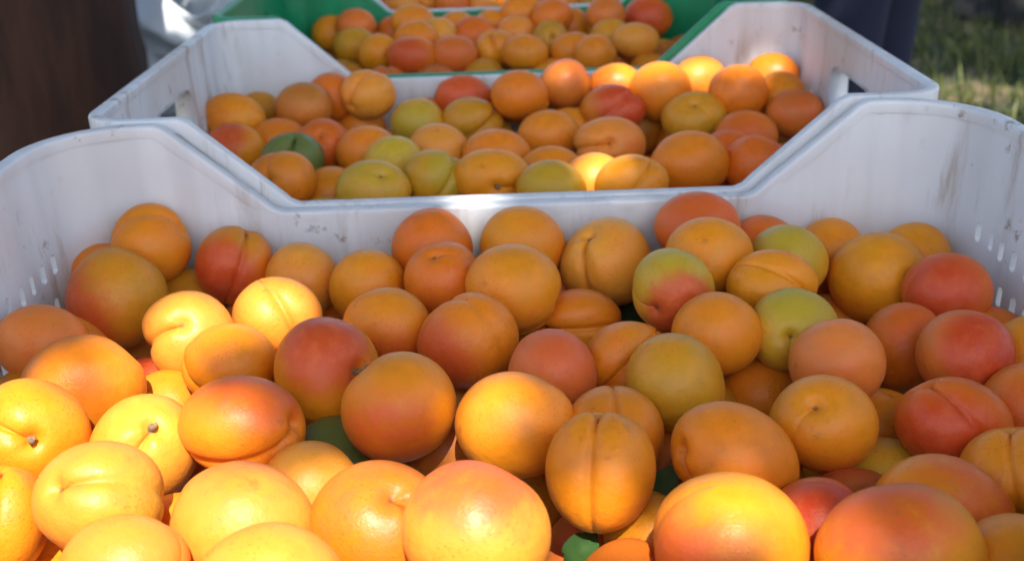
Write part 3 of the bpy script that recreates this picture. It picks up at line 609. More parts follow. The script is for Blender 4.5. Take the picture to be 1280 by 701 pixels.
(1,(-0.0730,0.9667,0.5313),0.0215,(0.999,-0.014,-0.032),1.11,(0.742,0.093,-0.664),(-0.649,-0.149,-0.746),'o',(0.321,-0.447,0.835),0.47,N,0.00,0.040,0,'small orange apricot with a faint red blush, against the back wall in second white crate'),
(1,(-0.0314,0.9253,0.5381),0.0230,(0.999,-0.014,-0.032),1.20,(0.773,0.315,0.550),(0.378,-0.926,-0.000),'v',N,0.00,(-0.293,-0.772,0.563),0.29,0.117,0,'olive-gold apricot with a deep crease, in second white crate'),
(1,(-0.0389,0.9662,0.5517),0.0215,(0.999,-0.014,-0.032),1.28,(0.686,0.067,-0.724),(-0.696,-0.227,-0.681),'r',(0.000,-0.918,0.397),0.76,N,0.00,0.040,0,'small red apricot with a strong red cheek, against the back wall in second white crate'),
(1,(-0.0564,0.8500,0.5369),0.0215,(0.999,-0.014,-0.032),1.15,(0.602,0.605,0.520),(0.726,-0.144,-0.673),'y',(0.060,-0.310,0.949),0.31,(-0.600,-0.730,0.327),0.25,0.040,0,'small golden yellow apricot, in second white crate'),
(1,(-0.0554,0.7698,0.5380),0.0215,(0.999,-0.014,-0.032),1.10,(0.495,0.419,0.762),(0.506,-0.851,0.140),'v',N,0.00,(0.707,-0.560,0.433),0.79,0.117,0,'small olive-gold apricot with a green shoulder and a deep crease, in second white crate'),
(1,(-0.0984,0.7505,0.5380),0.0215,(0.999,-0.014,-0.032),1.28,(0.367,-0.533,0.762),(-0.905,-0.015,0.425),'g',N,0.00,(-0.193,-0.798,0.571),0.43,0.026,0,'small yellow-green apricot with its stem pit showing and a green tinge, in second white crate'),
(1,(-0.0092,0.8313,0.5374),0.0228,(0.999,-0.014,-0.032),1.28,(0.855,0.168,-0.490),(-0.428,-0.303,-0.851),'o',N,0.00,N,0.00,0.040,0,'orange apricot, in second white crate, beside small golden yellow one'),
(1,(-0.0133,0.7651,0.5392),0.0228,(0.999,-0.014,-0.032),1.28,(0.168,-0.985,0.038),(0.971,0.158,-0.178),'o',(-0.435,-0.364,0.824),0.20,N,0.00,0.078,1,'small orange apricot, woody stem stub, on top of the heap in second white crate'),
(1,(-0.1361,0.7975,0.5209),0.0215,(0.999,-0.014,-0.032),1.12,(0.320,-0.030,-0.947),(-0.890,0.333,-0.311),'o',N,0.00,N,0.00,0.040,0,'small orange apricot, tucked between higher ones in second white crate, by orange one'),
(1,(0.0113,0.9253,0.5621),0.0215,(0.999,-0.014,-0.032),1.15,(0.778,0.113,-0.619),(-0.629,0.114,-0.769),'d',(0.559,-0.806,-0.197),0.25,N,0.00,0.040,0,'small deep orange apricot, in second white crate, beside orange one'),
(1,(0.0125,0.9646,0.5477),0.0234,(0.999,-0.014,-0.032),1.17,(0.816,0.503,0.284),(0.483,-0.324,-0.813),'o',(-0.250,-0.326,0.912),0.19,(-0.521,-0.616,0.590),0.27,0.040,0,'orange apricot, against the back wall in second white crate'),
(1,(0.0533,0.9665,0.5589),0.0215,(1.000,0.000,0.000),1.00,(0.789,0.521,0.325),(0.442,-0.114,-0.890),'br',(0.221,-0.476,0.852),0.38,N,0.00,0.040,0,'small brownish orange apricot, red blush, against the back wall in second white crate'),
(1,(0.0594,0.9672,0.5219),0.0215,(0.999,-0.014,-0.032),1.08,(0.686,0.067,-0.724),(-0.727,0.074,-0.682),'o',N,0.00,(-0.382,-0.550,0.743),0.32,0.040,0,'small orange apricot, against the back wall in second white crate, beside orange one'),
(1,(0.0341,0.8768,0.5380),0.0229,(0.999,-0.014,-0.032),1.23,(0.886,0.442,0.142),(0.231,-0.155,-0.961),'o',(0.382,-0.909,-0.166),0.28,N,0.00,0.040,0,'orange apricot, in second white crate, beside small orange one'),
(1,(0.0549,0.9271,0.5272),0.0215,(0.999,-0.014,-0.032),1.04,(-0.575,0.026,-0.818),(-0.684,0.533,0.498),'o',(0.285,-0.883,-0.374),0.33,N,0.00,0.040,0,'small orange apricot, tucked between higher ones in second white crate, beside small orange one'),
(1,(0.0995,0.9665,0.5569),0.0215,(0.999,-0.014,-0.032),1.28,(0.737,0.091,-0.669),(-0.642,-0.215,-0.736),'o',(-0.507,-0.846,0.167),0.57,N,0.00,0.040,0,'small orange apricot with a faint red blush, against the back wall in second white crate'),
(1,(0.0918,0.9233,0.5456),0.0231,(0.999,-0.014,-0.032),1.28,(0.724,0.138,0.676),(-0.054,-0.965,0.255),'d',(0.403,-0.802,0.441),1.14,(-0.710,-0.704,0.005),0.43,0.078,0,'deep orange apricot with a strong red cheek and a green tinge, in second white crate'),
(1,(0.1371,0.9416,0.5565),0.0253,(0.999,-0.014,-0.032),1.06,(-0.793,0.122,-0.597),(-0.329,0.739,0.588),'o',(-0.746,-0.578,0.330),0.32,(-0.437,-0.571,0.695),0.30,0.040,0,'orange apricot, in second white crate, beside olive-gold one with a faint red blush'),
(1,(0.1743,0.9663,0.5579),0.0215,(0.999,-0.014,-0.032),1.04,(-0.181,0.685,0.705),(0.911,0.388,-0.143),'y',(0.430,-0.363,0.827),0.30,(-0.214,-0.512,0.832),0.31,0.040,0,'small golden yellow apricot, against the back wall in second white crate'),
(1,(0.1976,0.9086,0.5600),0.0241,(1.000,0.000,0.000),1.00,(-0.923,0.384,0.008),(0.212,0.490,0.846),'d',(0.642,-0.453,0.619),0.27,N,0.00,0.040,0,'deep orange apricot, in second white crate'),
(1,(0.2390,0.9665,0.5592),0.0215,(0.999,-0.014,-0.032),1.13,(0.757,0.540,0.369),(0.395,0.071,-0.916),'d',(0.750,-0.618,0.238),0.36,N,0.00,0.040,0,'small deep orange apricot, against the back wall in second white crate, beside deep orange one'),
(1,(0.2370,0.9247,0.5525),0.0215,(1.000,0.000,0.000),1.00,(0.089,-0.050,-0.995),(-0.972,0.214,-0.098),'o',(-0.716,-0.695,0.059),0.20,N,0.00,0.040,0,'small orange apricot, against the grass-side wall in second white crate'),
(1,(0.2405,0.8837,0.5472),0.0215,(0.999,-0.014,-0.032),1.20,(0.926,0.264,-0.269),(-0.183,-0.309,-0.933),'r',(0.017,-0.596,0.803),0.57,N,0.00,0.040,0,'small red apricot with a faint red blush, against the grass-side wall in second white crate'),
(1,(0.2423,0.9378,0.5154),0.0215,(0.999,-0.014,-0.032),1.12,(0.605,0.604,0.518),(0.637,0.022,-0.770),'y',(0.701,-0.501,0.507),0.35,(0.024,-0.972,-0.232),0.30,0.040,0,'small golden yellow apricot, against the grass-side wall in second white crate'),
(1,(0.1181,0.9549,0.5180),0.0217,(0.999,-0.014,-0.032),1.22,(0.710,0.563,0.423),(0.584,-0.134,-0.801),'v',(0.586,-0.803,-0.111),0.47,(0.010,-0.756,0.654),0.43,0.040,0,'small olive-gold apricot with a faint red blush and a green tinge, in second white crate'),
(1,(0.1581,0.8967,0.5418),0.0233,(0.999,-0.014,-0.032),1.16,(-0.082,-0.590,0.803),(0.611,-0.667,-0.426),'v',N,0.00,(0.203,-0.858,0.472),0.25,0.026,0,'olive-gold apricot with its stem pit showing, in second white crate'),
(1,(0.0826,0.8427,0.5380),0.0237,(0.999,-0.014,-0.032),1.28,(-0.102,-0.930,0.352),(-0.987,0.049,-0.154),'y',(0.747,-0.581,0.322),0.38,N,0.00,0.091,0,'golden yellow apricot with its stem pit showing and a deep crease, in second white crate'),
(1,(0.1923,0.8520,0.5380),0.0215,(0.999,-0.014,-0.032),1.17,(0.436,0.650,0.623),(0.828,-0.017,-0.561),'d',(-0.310,-0.946,0.094),0.57,N,0.00,0.040,0,'small deep orange apricot with a faint red blush, in second white crate, by olive-gold one'),
(1,(0.1949,0.9666,0.5227),0.0215,(0.999,-0.014,-0.032),1.05,(-0.194,0.684,0.703),(0.981,0.152,0.123),'o',(-0.699,-0.499,0.513),0.26,N,0.00,0.040,0,'small orange apricot, against the back wall in second white crate, beside small golden yellow one'),
(1,(0.1371,0.7809,0.5393),0.0259,(0.999,-0.014,-0.032),1.26,(-0.821,0.500,0.277),(0.494,0.377,0.783),'o',(0.283,-0.883,-0.375),0.35,N,0.00,0.040,0,'orange apricot, on top of the heap in second white crate'),
(1,(0.1710,0.8173,0.5319),0.0215,(0.999,-0.014,-0.032),1.08,(0.350,0.666,0.659),(0.899,-0.040,-0.437),'d',N,0.00,N,0.00,0.040,0,'small deep orange apricot, in second white crate, beside small deep orange one'),
(1,(0.1854,0.7795,0.5392),0.0215,(0.999,-0.014,-0.032),1.19,(0.050,-0.051,-0.997),(-0.997,0.055,-0.053),'d',(0.686,-0.727,-0.015),0.20,N,0.00,0.040,0,'small deep orange apricot, in second white crate, beside orange one with a deep crease'),
(1,(0.1285,0.9666,0.4804),0.0215,(0.999,-0.014,-0.032),1.12,(-0.930,0.365,-0.035),(0.249,0.699,0.671),'d',(-0.051,-0.904,-0.424),0.27,N,0.00,0.040,0,'small deep orange apricot, against the back wall in second white crate, beside orange one'),
(1,(0.0346,0.7948,0.5329),0.0215,(0.999,-0.014,-0.032),1.27,(-0.933,0.284,-0.222),(-0.043,0.524,0.851),'o',N,0.00,N,0.00,0.040,0,'small orange apricot, in second white crate'),
(1,(0.0295,0.7341,0.5388),0.0215,(0.999,-0.014,-0.032),1.23,(0.437,0.650,0.622),(0.693,0.199,-0.693),'v',N,0.00,(-0.100,-0.912,0.398),0.58,0.040,0,'small olive-gold apricot with a green shoulder, in second white crate'),
(1,(0.0633,0.7654,0.5338),0.0215,(0.999,-0.014,-0.032),1.07,(-0.772,0.109,-0.626),(-0.424,0.646,0.635),'y',(-0.306,-0.335,0.891),0.39,N,0.00,0.040,0,'small golden yellow apricot with a faint red blush, in second white crate'),
(1,(0.0860,0.7321,0.5416),0.0215,(0.999,-0.014,-0.032),1.28,(0.528,0.006,0.849),(-0.064,-0.997,0.047),'o',(0.096,-0.950,0.298),0.28,N,0.00,0.091,0,'small orange apricot with a deep crease, in second white crate'),
(2,(-0.2058,1.3205,0.5466),0.0215,(0.999,-0.014,-0.032),1.11,(-0.039,0.692,0.721),(0.994,0.102,-0.045),'o',(0.731,-0.540,0.418),0.38,N,0.00,0.040,0,'small orange apricot with a faint red blush, against the back wall in green crate'),
(2,(-0.1725,1.2993,0.5578),0.0215,(0.999,-0.014,-0.032),1.18,(-0.902,0.421,0.093),(0.368,0.641,0.673),'r',N,0.00,N,0.00,0.040,0,'small red apricot, in green crate, beside orange one with a faint red blush'),
(2,(-0.1721,1.2610,0.5428),0.0215,(0.999,-0.014,-0.032),1.16,(0.361,0.664,0.655),(0.876,-0.001,-0.482),'v',N,0.00,N,0.00,0.040,0,'small olive-gold apricot, in green crate, beside small red one'),
(2,(-0.1397,1.2211,0.5407),0.0215,(0.999,-0.014,-0.032),1.10,(-0.835,0.489,0.251),(0.527,0.582,0.619),'o',(-0.235,-0.324,0.916),0.22,N,0.00,0.040,0,'small orange apricot, in green crate, beside small orange one'),
(2,(-0.1009,1.1937,0.5433),0.0221,(0.999,-0.014,-0.032),1.28,(0.131,-0.048,-0.990),(-0.932,0.336,-0.140),'d',(-0.203,-0.931,0.302),0.85,N,0.00,0.040,0,'small deep orange apricot with a strong red cheek, in green crate'),
(2,(-0.1049,1.2950,0.5620),0.0215,(0.999,-0.014,-0.032),1.16,(-0.104,-0.050,-0.993),(-0.980,0.177,0.094),'o',(0.314,-0.640,0.701),0.38,N,0.00,0.040,0,'small orange apricot with a faint red blush, in green crate, beside small deep orange one'),
(2,(-0.1308,1.3205,0.5442),0.0215,(0.999,-0.014,-0.032),1.11,(0.933,0.285,-0.220),(-0.173,-0.181,-0.968),'d',(0.300,-0.334,0.894),0.36,N,0.00,0.040,0,'small deep orange apricot, against the back wall in green crate'),
(2,(-0.0986,1.2341,0.5529),0.0215,(0.999,-0.014,-0.032),1.21,(-0.295,-0.033,-0.955),(-0.794,0.564,0.226),'o',(0.566,-0.802,-0.189),0.31,N,0.00,0.040,0,'small orange apricot, in green crate, beside small golden yellow one'),
(2,(-0.0769,1.2685,0.5481),0.0215,(1.000,0.000,0.000),1.00,(0.597,0.607,0.525),(0.713,-0.101,-0.694),'y',(0.118,-0.313,0.942),0.28,N,0.00,0.040,0,'small golden yellow apricot, in green crate, beside orange one with a faint red blush'),
(2,(-0.0331,1.2807,0.5443),0.0243,(0.999,-0.014,-0.032),1.08,(-0.585,0.029,-0.811),(-0.721,0.439,0.536),'d',(-0.700,-0.714,0.016),0.34,N,0.00,0.040,0,'deep orange apricot, in green crate'),
(2,(-0.0567,1.3205,0.5471),0.0215,(0.999,-0.014,-0.032),1.05,(0.721,0.558,0.411),(0.444,0.083,-0.892),'o',(-0.738,-0.554,0.386),0.20,N,0.00,0.040,0,'small orange apricot, against the back wall in green crate, beside small orange one'),
(2,(-0.0555,1.1971,0.5410),0.0215,(0.999,-0.014,-0.032),1.28,(-0.095,0.691,0.717),(0.958,0.260,-0.123),'r',(0.300,-0.880,0.369),0.47,N,0.00,0.040,0,'small red apricot with a faint red blush, in green crate'),
(2,(-0.0089,1.2217,0.5405),0.0215,(0.999,-0.014,-0.032),1.10,(-0.275,-0.313,0.909),(0.116,-0.949,-0.291),'o',(0.383,-0.351,0.855),0.34,(-0.407,-0.559,0.723),0.24,0.130,0,'small orange apricot with its stem pit showing and a deep crease, in green crate'),
(2,(0.0147,1.2823,0.5461),0.0220,(0.999,-0.014,-0.032),1.04,(0.937,0.326,-0.126),(-0.015,-0.321,-0.947),'y',N,0.00,(0.598,-0.715,0.363),0.22,0.040,0,'small golden yellow apricot, in green crate, beside small orange one'),
(2,(0.0218,1.1945,0.5415),0.0215,(0.999,-0.014,-0.032),1.25,(0.656,0.586,0.476),(0.705,-0.249,-0.664),'o',(-0.725,-0.531,0.438),0.39,(-0.505,-0.863,0.021),0.28,0.040,0,'small orange apricot with a faint red blush, in green crate, beside small orange one'),
(2,(0.0528,1.2584,0.5420),0.0215,(0.035,0.397,0.917),1.05,(0.100,-0.915,0.392),(0.048,-0.389,-0.920),'v',N,0.00,(-0.566,-0.813,0.136),0.28,0.040,0,'small olive-gold apricot with its stem pit showing, in green crate'),
(2,(0.0230,1.3200,0.5631),0.0220,(0.999,-0.014,-0.032),1.19,(-0.288,0.674,0.680),(0.955,0.260,0.147),'o',(0.732,-0.673,0.111),0.25,N,0.00,0.040,0,'small orange apricot, against the back wall in green crate, beside small golden yellow one'),
(2,(0.0575,1.2932,0.5632),0.0215,(0.999,-0.014,-0.032),1.11,(0.366,-0.022,-0.931),(-0.916,0.170,-0.364),'d',(0.655,-0.462,0.598),0.34,N,0.00,0.040,0,'small deep orange apricot, in green crate'),
(2,(0.0827,1.3205,0.5460),0.0215,(0.999,-0.014,-0.032),1.10,(-0.309,-0.031,-0.951),(-0.879,0.390,0.273),'o',(0.186,-0.982,-0.018),0.47,N,0.00,0.040,0,'small orange apricot with a faint red blush, against the back wall in green crate'),
(2,(0.0779,1.2055,0.5408),0.0215,(0.999,-0.014,-0.032),1.28,(-0.445,-0.007,-0.895),(-0.866,0.256,0.429),'o',(-0.378,-0.350,0.857),0.25,N,0.00,0.040,0,'small orange apricot, in green crate, beside orange one with a faint red blush'),
(2,(0.1210,1.2491,0.5432),0.0215,(0.999,-0.014,-0.032),1.10,(-0.169,0.686,0.707),(0.937,0.335,-0.102),'v',N,0.00,N,0.00,0.040,0,'small olive-gold apricot, in green crate, beside small golden yellow one'),
(2,(0.1207,1.2851,0.5630),0.0215,(0.999,-0.014,-0.032),1.05,(-0.826,0.496,0.268),(0.519,0.483,0.705),'r',N,0.00,N,0.00,0.040,0,'small red apricot, in green crate, beside small golden yellow one'),
(2,(0.1235,1.3205,0.5426),0.0215,(0.999,-0.014,-0.032),1.28,(-0.267,-0.037,-0.963),(-0.873,0.433,0.225),'y',(0.688,-0.725,-0.010),0.24,N,0.00,0.040,0,'small golden yellow apricot, against the back wall in green crate'),
(2,(0.1743,1.3162,0.5532),0.0258,(0.999,-0.014,-0.032),1.16,(-0.885,0.443,0.144),(0.392,0.542,0.743),'d',(-0.203,-0.931,0.302),0.85,N,0.00,0.040,0,'deep orange apricot with a strong red cheek, against the back wall in green crate'),
(2,(0.1453,1.2152,0.5471),0.0224,(0.999,-0.014,-0.032),1.28,(0.935,0.294,-0.199),(-0.152,-0.175,-0.973),'y',(0.160,-0.316,0.935),0.23,N,0.00,0.040,0,'small golden yellow apricot, in green crate, beside small olive-gold one'),
(2,(0.0988,1.1701,0.5412),0.0215,(1.000,0.000,0.000),1.00,(-0.931,0.364,-0.039),(0.146,0.467,0.872),'o',N,0.00,(-0.560,-0.649,0.516),0.21,0.040,0,'small orange apricot, in green crate, beside small olive-gold one'),
(2,(-0.0119,1.3207,0.5478),0.0215,(0.999,-0.014,-0.032),1.11,(0.060,-0.051,-0.997),(-0.931,0.358,-0.074),'o',(0.734,-0.669,0.120),0.30,N,0.00,0.040,0,'small orange apricot, against the back wall in green crate, beside deep orange one'),
(3,(-0.1343,1.5159,0.5474),0.0215,(0.999,-0.014,-0.032),1.06,(-0.699,0.072,-0.712),(-0.644,0.368,0.670),'y',(0.720,-0.523,0.456),0.25,N,0.00,0.040,0,'small golden yellow apricot, in rearmost white crate, beside orange one with a faint red blush'),
(3,(-0.1032,1.5426,0.5442),0.0215,(0.999,-0.014,-0.032),1.06,(-0.116,-0.049,-0.992),(-0.956,0.277,0.098),'o',(-0.126,-0.313,0.941),0.38,(0.485,-0.875,-0.007),0.20,0.040,0,'small orange apricot with a faint red blush, in rearmost white crate'),
(3,(-0.0669,1.4981,0.5480),0.0215,(0.999,-0.014,-0.032),1.06,(-0.455,0.646,0.613),(0.889,0.361,0.281),'d',(0.599,-0.428,0.677),0.37,N,0.00,0.040,0,'small deep orange apricot, in rearmost white crate, beside small golden yellow one'),
(3,(-0.0294,1.5146,0.5462),0.0215,(0.999,-0.014,-0.032),1.06,(0.885,0.198,-0.421),(-0.449,0.123,-0.885),'y',(-0.081,-0.311,0.947),0.27,N,0.00,0.040,0,'small golden yellow apricot, in rearmost white crate, beside small orange one'),
(3,(0.0090,1.5292,0.5447),0.0215,(0.999,-0.014,-0.032),1.06,(-0.306,0.672,0.674),(0.952,0.232,0.201),'o',(-0.411,-0.358,0.838),0.21,N,0.00,0.040,0,'small orange apricot, in rearmost white crate, beside small golden yellow one'),
(3,(0.0449,1.5491,0.5447),0.0215,(0.999,-0.014,-0.032),1.06,(-0.595,0.608,0.526),(0.801,0.502,0.326),'d',(-0.188,-0.895,-0.404),0.36,N,0.00,0.040,0,'small deep orange apricot, in rearmost white crate, beside small orange one'),
(3,(0.0777,1.4937,0.5469),0.0215,(0.999,-0.014,-0.032),1.06,(0.885,0.198,-0.422),(-0.414,-0.084,-0.907),'o',N,0.00,N,0.00,0.040,0,'small orange apricot, in rearmost white crate, beside small olive-gold one'),
(3,(0.1127,1.5151,0.5455),0.0215,(0.999,-0.014,-0.032),1.06,(-0.293,-0.033,-0.956),(-0.933,0.229,0.278),'v',N,0.00,(0.523,-0.617,0.588),0.26,0.040,0,'small olive-gold apricot, in rearmost white crate'),
(3,(0.1485,1.5351,0.5455),0.0215,(0.999,-0.014,-0.032),1.06,(-0.863,0.175,-0.474),(-0.332,0.511,0.793),'o',(-0.097,-0.902,-0.420),0.21,N,0.00,0.040,0,'small orange apricot, in rearmost white crate, beside small orange one'),
]
# apricots of the lower layers: crate, x, y, z, radius
BURIED = [
(0,0.2196,0.3280,0.5384,0.0254),
(0,-0.2325,0.3258,0.5367,0.0237),
(0,-0.1097,0.5168,0.5051,0.0248),
(0,0.1491,0.5490,0.5071,0.0240),
(0,-0.0180,0.5970,0.5035,0.0245),
(0,0.1009,0.5917,0.5092,0.0227),
(0,-0.1261,0.4574,0.5054,0.0231),
(0,0.0427,0.3339,0.5042,0.0247),
(0,0.0778,0.5222,0.5047,0.0235),
(0,0.1030,0.4149,0.5062,0.0233),
(0,0.0862,0.4795,0.5020,0.0233),
(0,-0.1962,0.3257,0.5068,0.0225),
(0,-0.2339,0.3854,0.5021,0.0225),
(0,0.1402,0.3804,0.5034,0.0236),
(0,0.1514,0.3278,0.4908,0.0244),
(0,-0.1550,0.6040,0.4974,0.0245),
(0,-0.0223,0.3360,0.4930,0.0238),
(0,-0.2268,0.5876,0.4937,0.0234),
(0,-0.0843,0.3342,0.4841,0.0253),
(0,0.2357,0.3317,0.4870,0.0231),
(0,-0.0696,0.4924,0.4868,0.0243),
(0,-0.1334,0.3409,0.4911,0.0229),
(0,0.0105,0.5600,0.4853,0.0240),
(0,0.0903,0.3336,0.4844,0.0237),
(0,0.0321,0.4667,0.4857,0.0248),
(0,-0.2354,0.3365,0.4926,0.0228),
(0,0.2300,0.5800,0.4938,0.0255),
(0,-0.1787,0.4548,0.4848,0.0229),
(1,-0.2052,0.7684,0.5066,0.0248),
(1,-0.1943,0.7039,0.5119,0.0233),
(1,0.1512,0.7219,0.5045,0.0238),
(1,-0.0032,0.8900,0.5097,0.0247),
(1,0.2041,0.7257,0.5091,0.0236),
(1,0.0129,0.6935,0.5099,0.0233),
(1,0.2231,0.7849,0.5057,0.0243),
(1,-0.0811,0.7849,0.5076,0.0229),
(1,0.0984,0.7568,0.5064,0.0249),
(1,0.2211,0.8343,0.5113,0.0233),
(1,-0.0165,0.9582,0.5123,0.0237),
(1,0.0925,0.6887,0.5079,0.0249),
(1,-0.0965,0.6886,0.5061,0.0241),
(1,-0.0677,0.7293,0.5075,0.0233),
(1,-0.0246,0.7213,0.5137,0.0241),
(1,-0.0405,0.8100,0.5071,0.0236),
(1,-0.2216,0.8138,0.5060,0.0236),
(1,-0.1527,0.6816,0.5123,0.0250),
(1,-0.1367,0.7498,0.5098,0.0232),
(1,0.1575,0.9317,0.5107,0.0249),
(1,0.0173,0.7645,0.5080,0.0232),
(1,0.0607,0.7283,0.5042,0.0254),
(1,-0.1903,0.8522,0.5064,0.0248),
(1,0.1271,0.8171,0.5053,0.0230),
(1,-0.0478,0.6824,0.5137,0.0239),
(1,-0.2210,0.9003,0.5072,0.0242),
(1,-0.1022,0.9429,0.5042,0.0229),
(1,0.2254,0.6870,0.5103,0.0231),
(1,0.1687,0.7627,0.4905,0.0244),
(1,0.0005,0.8207,0.4954,0.0225),
(1,-0.1709,0.7979,0.4936,0.0227),
(1,-0.2295,0.6818,0.4921,0.0249),
(1,-0.0619,0.9594,0.4884,0.0254),
(1,-0.2355,0.8574,0.4923,0.0232),
(1,-0.0996,0.8479,0.4869,0.0225),
(1,0.1659,0.8169,0.4872,0.0231),
(1,0.2067,0.9292,0.4908,0.0236),
(1,0.0794,0.9265,0.4874,0.0236),
(1,-0.1469,0.8445,0.4890,0.0249),
(1,-0.2248,0.7259,0.4876,0.0230),
(1,-0.0319,0.9163,0.4867,0.0231),
(2,-0.0949,1.0755,0.5077,0.0225),
(2,0.2200,1.2321,0.5114,0.0248),
(2,0.2150,1.2962,0.5128,0.0232),
(2,0.0745,1.1068,0.5117,0.0231),
(2,-0.2203,1.1268,0.5113,0.0252),
(2,0.1839,1.2614,0.5115,0.0250),
(2,-0.2330,1.1797,0.5082,0.0228),
(2,-0.2128,1.2803,0.5080,0.0234),
(2,-0.0752,1.1628,0.5125,0.0250),
(2,-0.1261,1.1044,0.5127,0.0234),
(2,-0.1706,1.1329,0.5162,0.0249),
(2,-0.2236,1.2306,0.5121,0.0249),
(2,0.2340,1.1305,0.5122,0.0237),
(2,-0.1789,1.2173,0.5130,0.0237),
(2,0.0207,1.2552,0.5108,0.0243),
(2,0.1598,1.1945,0.5131,0.0227),
(2,0.0494,1.0327,0.5119,0.0225),
(2,0.1925,1.1632,0.5115,0.0225),
(2,-0.1274,1.1525,0.5142,0.0255),
(2,-0.1294,1.0361,0.5120,0.0228),
(2,-0.0685,1.2343,0.5156,0.0233),
(2,-0.0237,1.1857,0.5152,0.0230),
(2,-0.0293,1.1353,0.5081,0.0237),
(2,0.0497,1.1862,0.5112,0.0228),
(2,0.1137,1.1964,0.5105,0.0246),
(2,0.2321,1.1871,0.5132,0.0229),
(2,0.1369,1.2684,0.5098,0.0229),
(2,-0.1139,1.2056,0.4952,0.0235),
(3,0.2333,1.6483,0.5191,0.0226),
(3,-0.2341,1.6129,0.5206,0.0245),
(3,-0.1480,1.4313,0.5214,0.0240),
(3,-0.0356,1.4823,0.5187,0.0238),
(3,-0.2102,1.4106,0.5183,0.0245),
(3,-0.0893,1.5036,0.5127,0.0234),
(3,-0.1905,1.5318,0.5145,0.0227),
(3,-0.1927,1.5901,0.5137,0.0243),
(3,0.1764,1.6236,0.5123,0.0233),
(3,0.2174,1.4123,0.5220,0.0236),
(3,-0.1601,1.6398,0.5194,0.0236),
(3,-0.2279,1.6673,0.5126,0.0235),
(3,0.1670,1.4939,0.5171,0.0228),
(3,-0.2344,1.5553,0.5165,0.0227),
(3,-0.2317,1.4507,0.4949,0.0245),
]
# gaps cut into the crown to aim sun patches: lit point, shaft width, openness
OPENINGS = [
(-0.163,0.506,0.546,0.012,1.00),
(-0.127,0.529,0.546,0.016,1.00),
(-0.205,0.402,0.549,0.016,1.00),
(-0.205,0.451,0.539,0.014,0.93),
(-0.163,0.408,0.536,0.020,0.97),
(-0.119,0.402,0.540,0.012,0.93),
(-0.162,0.350,0.555,0.018,1.00),
(-0.094,0.304,0.571,0.021,0.95),
(-0.084,0.298,0.557,0.023,1.00),
(-0.139,0.310,0.554,0.019,0.96),
(-0.069,0.343,0.538,0.012,0.93),
(-0.085,0.377,0.531,0.010,0.93),
(-0.196,0.348,0.545,0.013,0.96),
(-0.008,0.407,0.558,0.007,1.00),
(-0.018,0.319,0.553,0.024,1.00),
(0.093,0.311,0.553,0.012,1.00),
(0.062,0.319,0.572,0.006,0.93),
(0.062,0.748,0.543,0.013,1.00),
(0.013,1.044,0.558,0.011,1.00),
(0.052,0.954,0.579,0.007,1.00),
(0.114,0.950,0.569,0.004,1.00),
(0.173,0.952,0.574,0.006,1.00),
(0.233,0.952,0.576,0.006,1.00),
(0.192,0.948,0.530,0.003,1.00),
(-0.029,1.495,0.550,0.022,1.00),
(-0.132,1.496,0.553,0.017,1.00),
(-0.018,0.641,0.562,0.010,1.00),
(-0.586,2.200,0.443,0.038,1.00),
(-0.671,2.200,0.367,0.035,1.00),
(1.232,3.054,0.030,0.109,1.00),
(1.381,3.164,0.030,0.104,1.00),
(1.438,3.023,0.030,0.122,1.00),
(1.182,2.789,0.030,0.084,1.00),
(1.295,2.833,0.030,0.085,1.00),
]
LOOSE_LEAVES = [
(0.0676,0.5919,0.5065,0.055,0.030,(0.3, 0.5, 0.4),'dark green leaf between the golden apricot and the green-and-red apricot'),
(0.0608,0.3867,0.5234,0.034,0.014,(0.2, -0.5, 0.2),'green leaf tip poking out beside the creased orange apricot'),
(0.0226,0.3594,0.5106,0.034,0.016,(0.5, 0.2, 1.2),'green leaf wedged low near the front rim'),
]

CRATE_NAME = ('front white crate', 'second white crate', 'green crate', 'rearmost white crate')

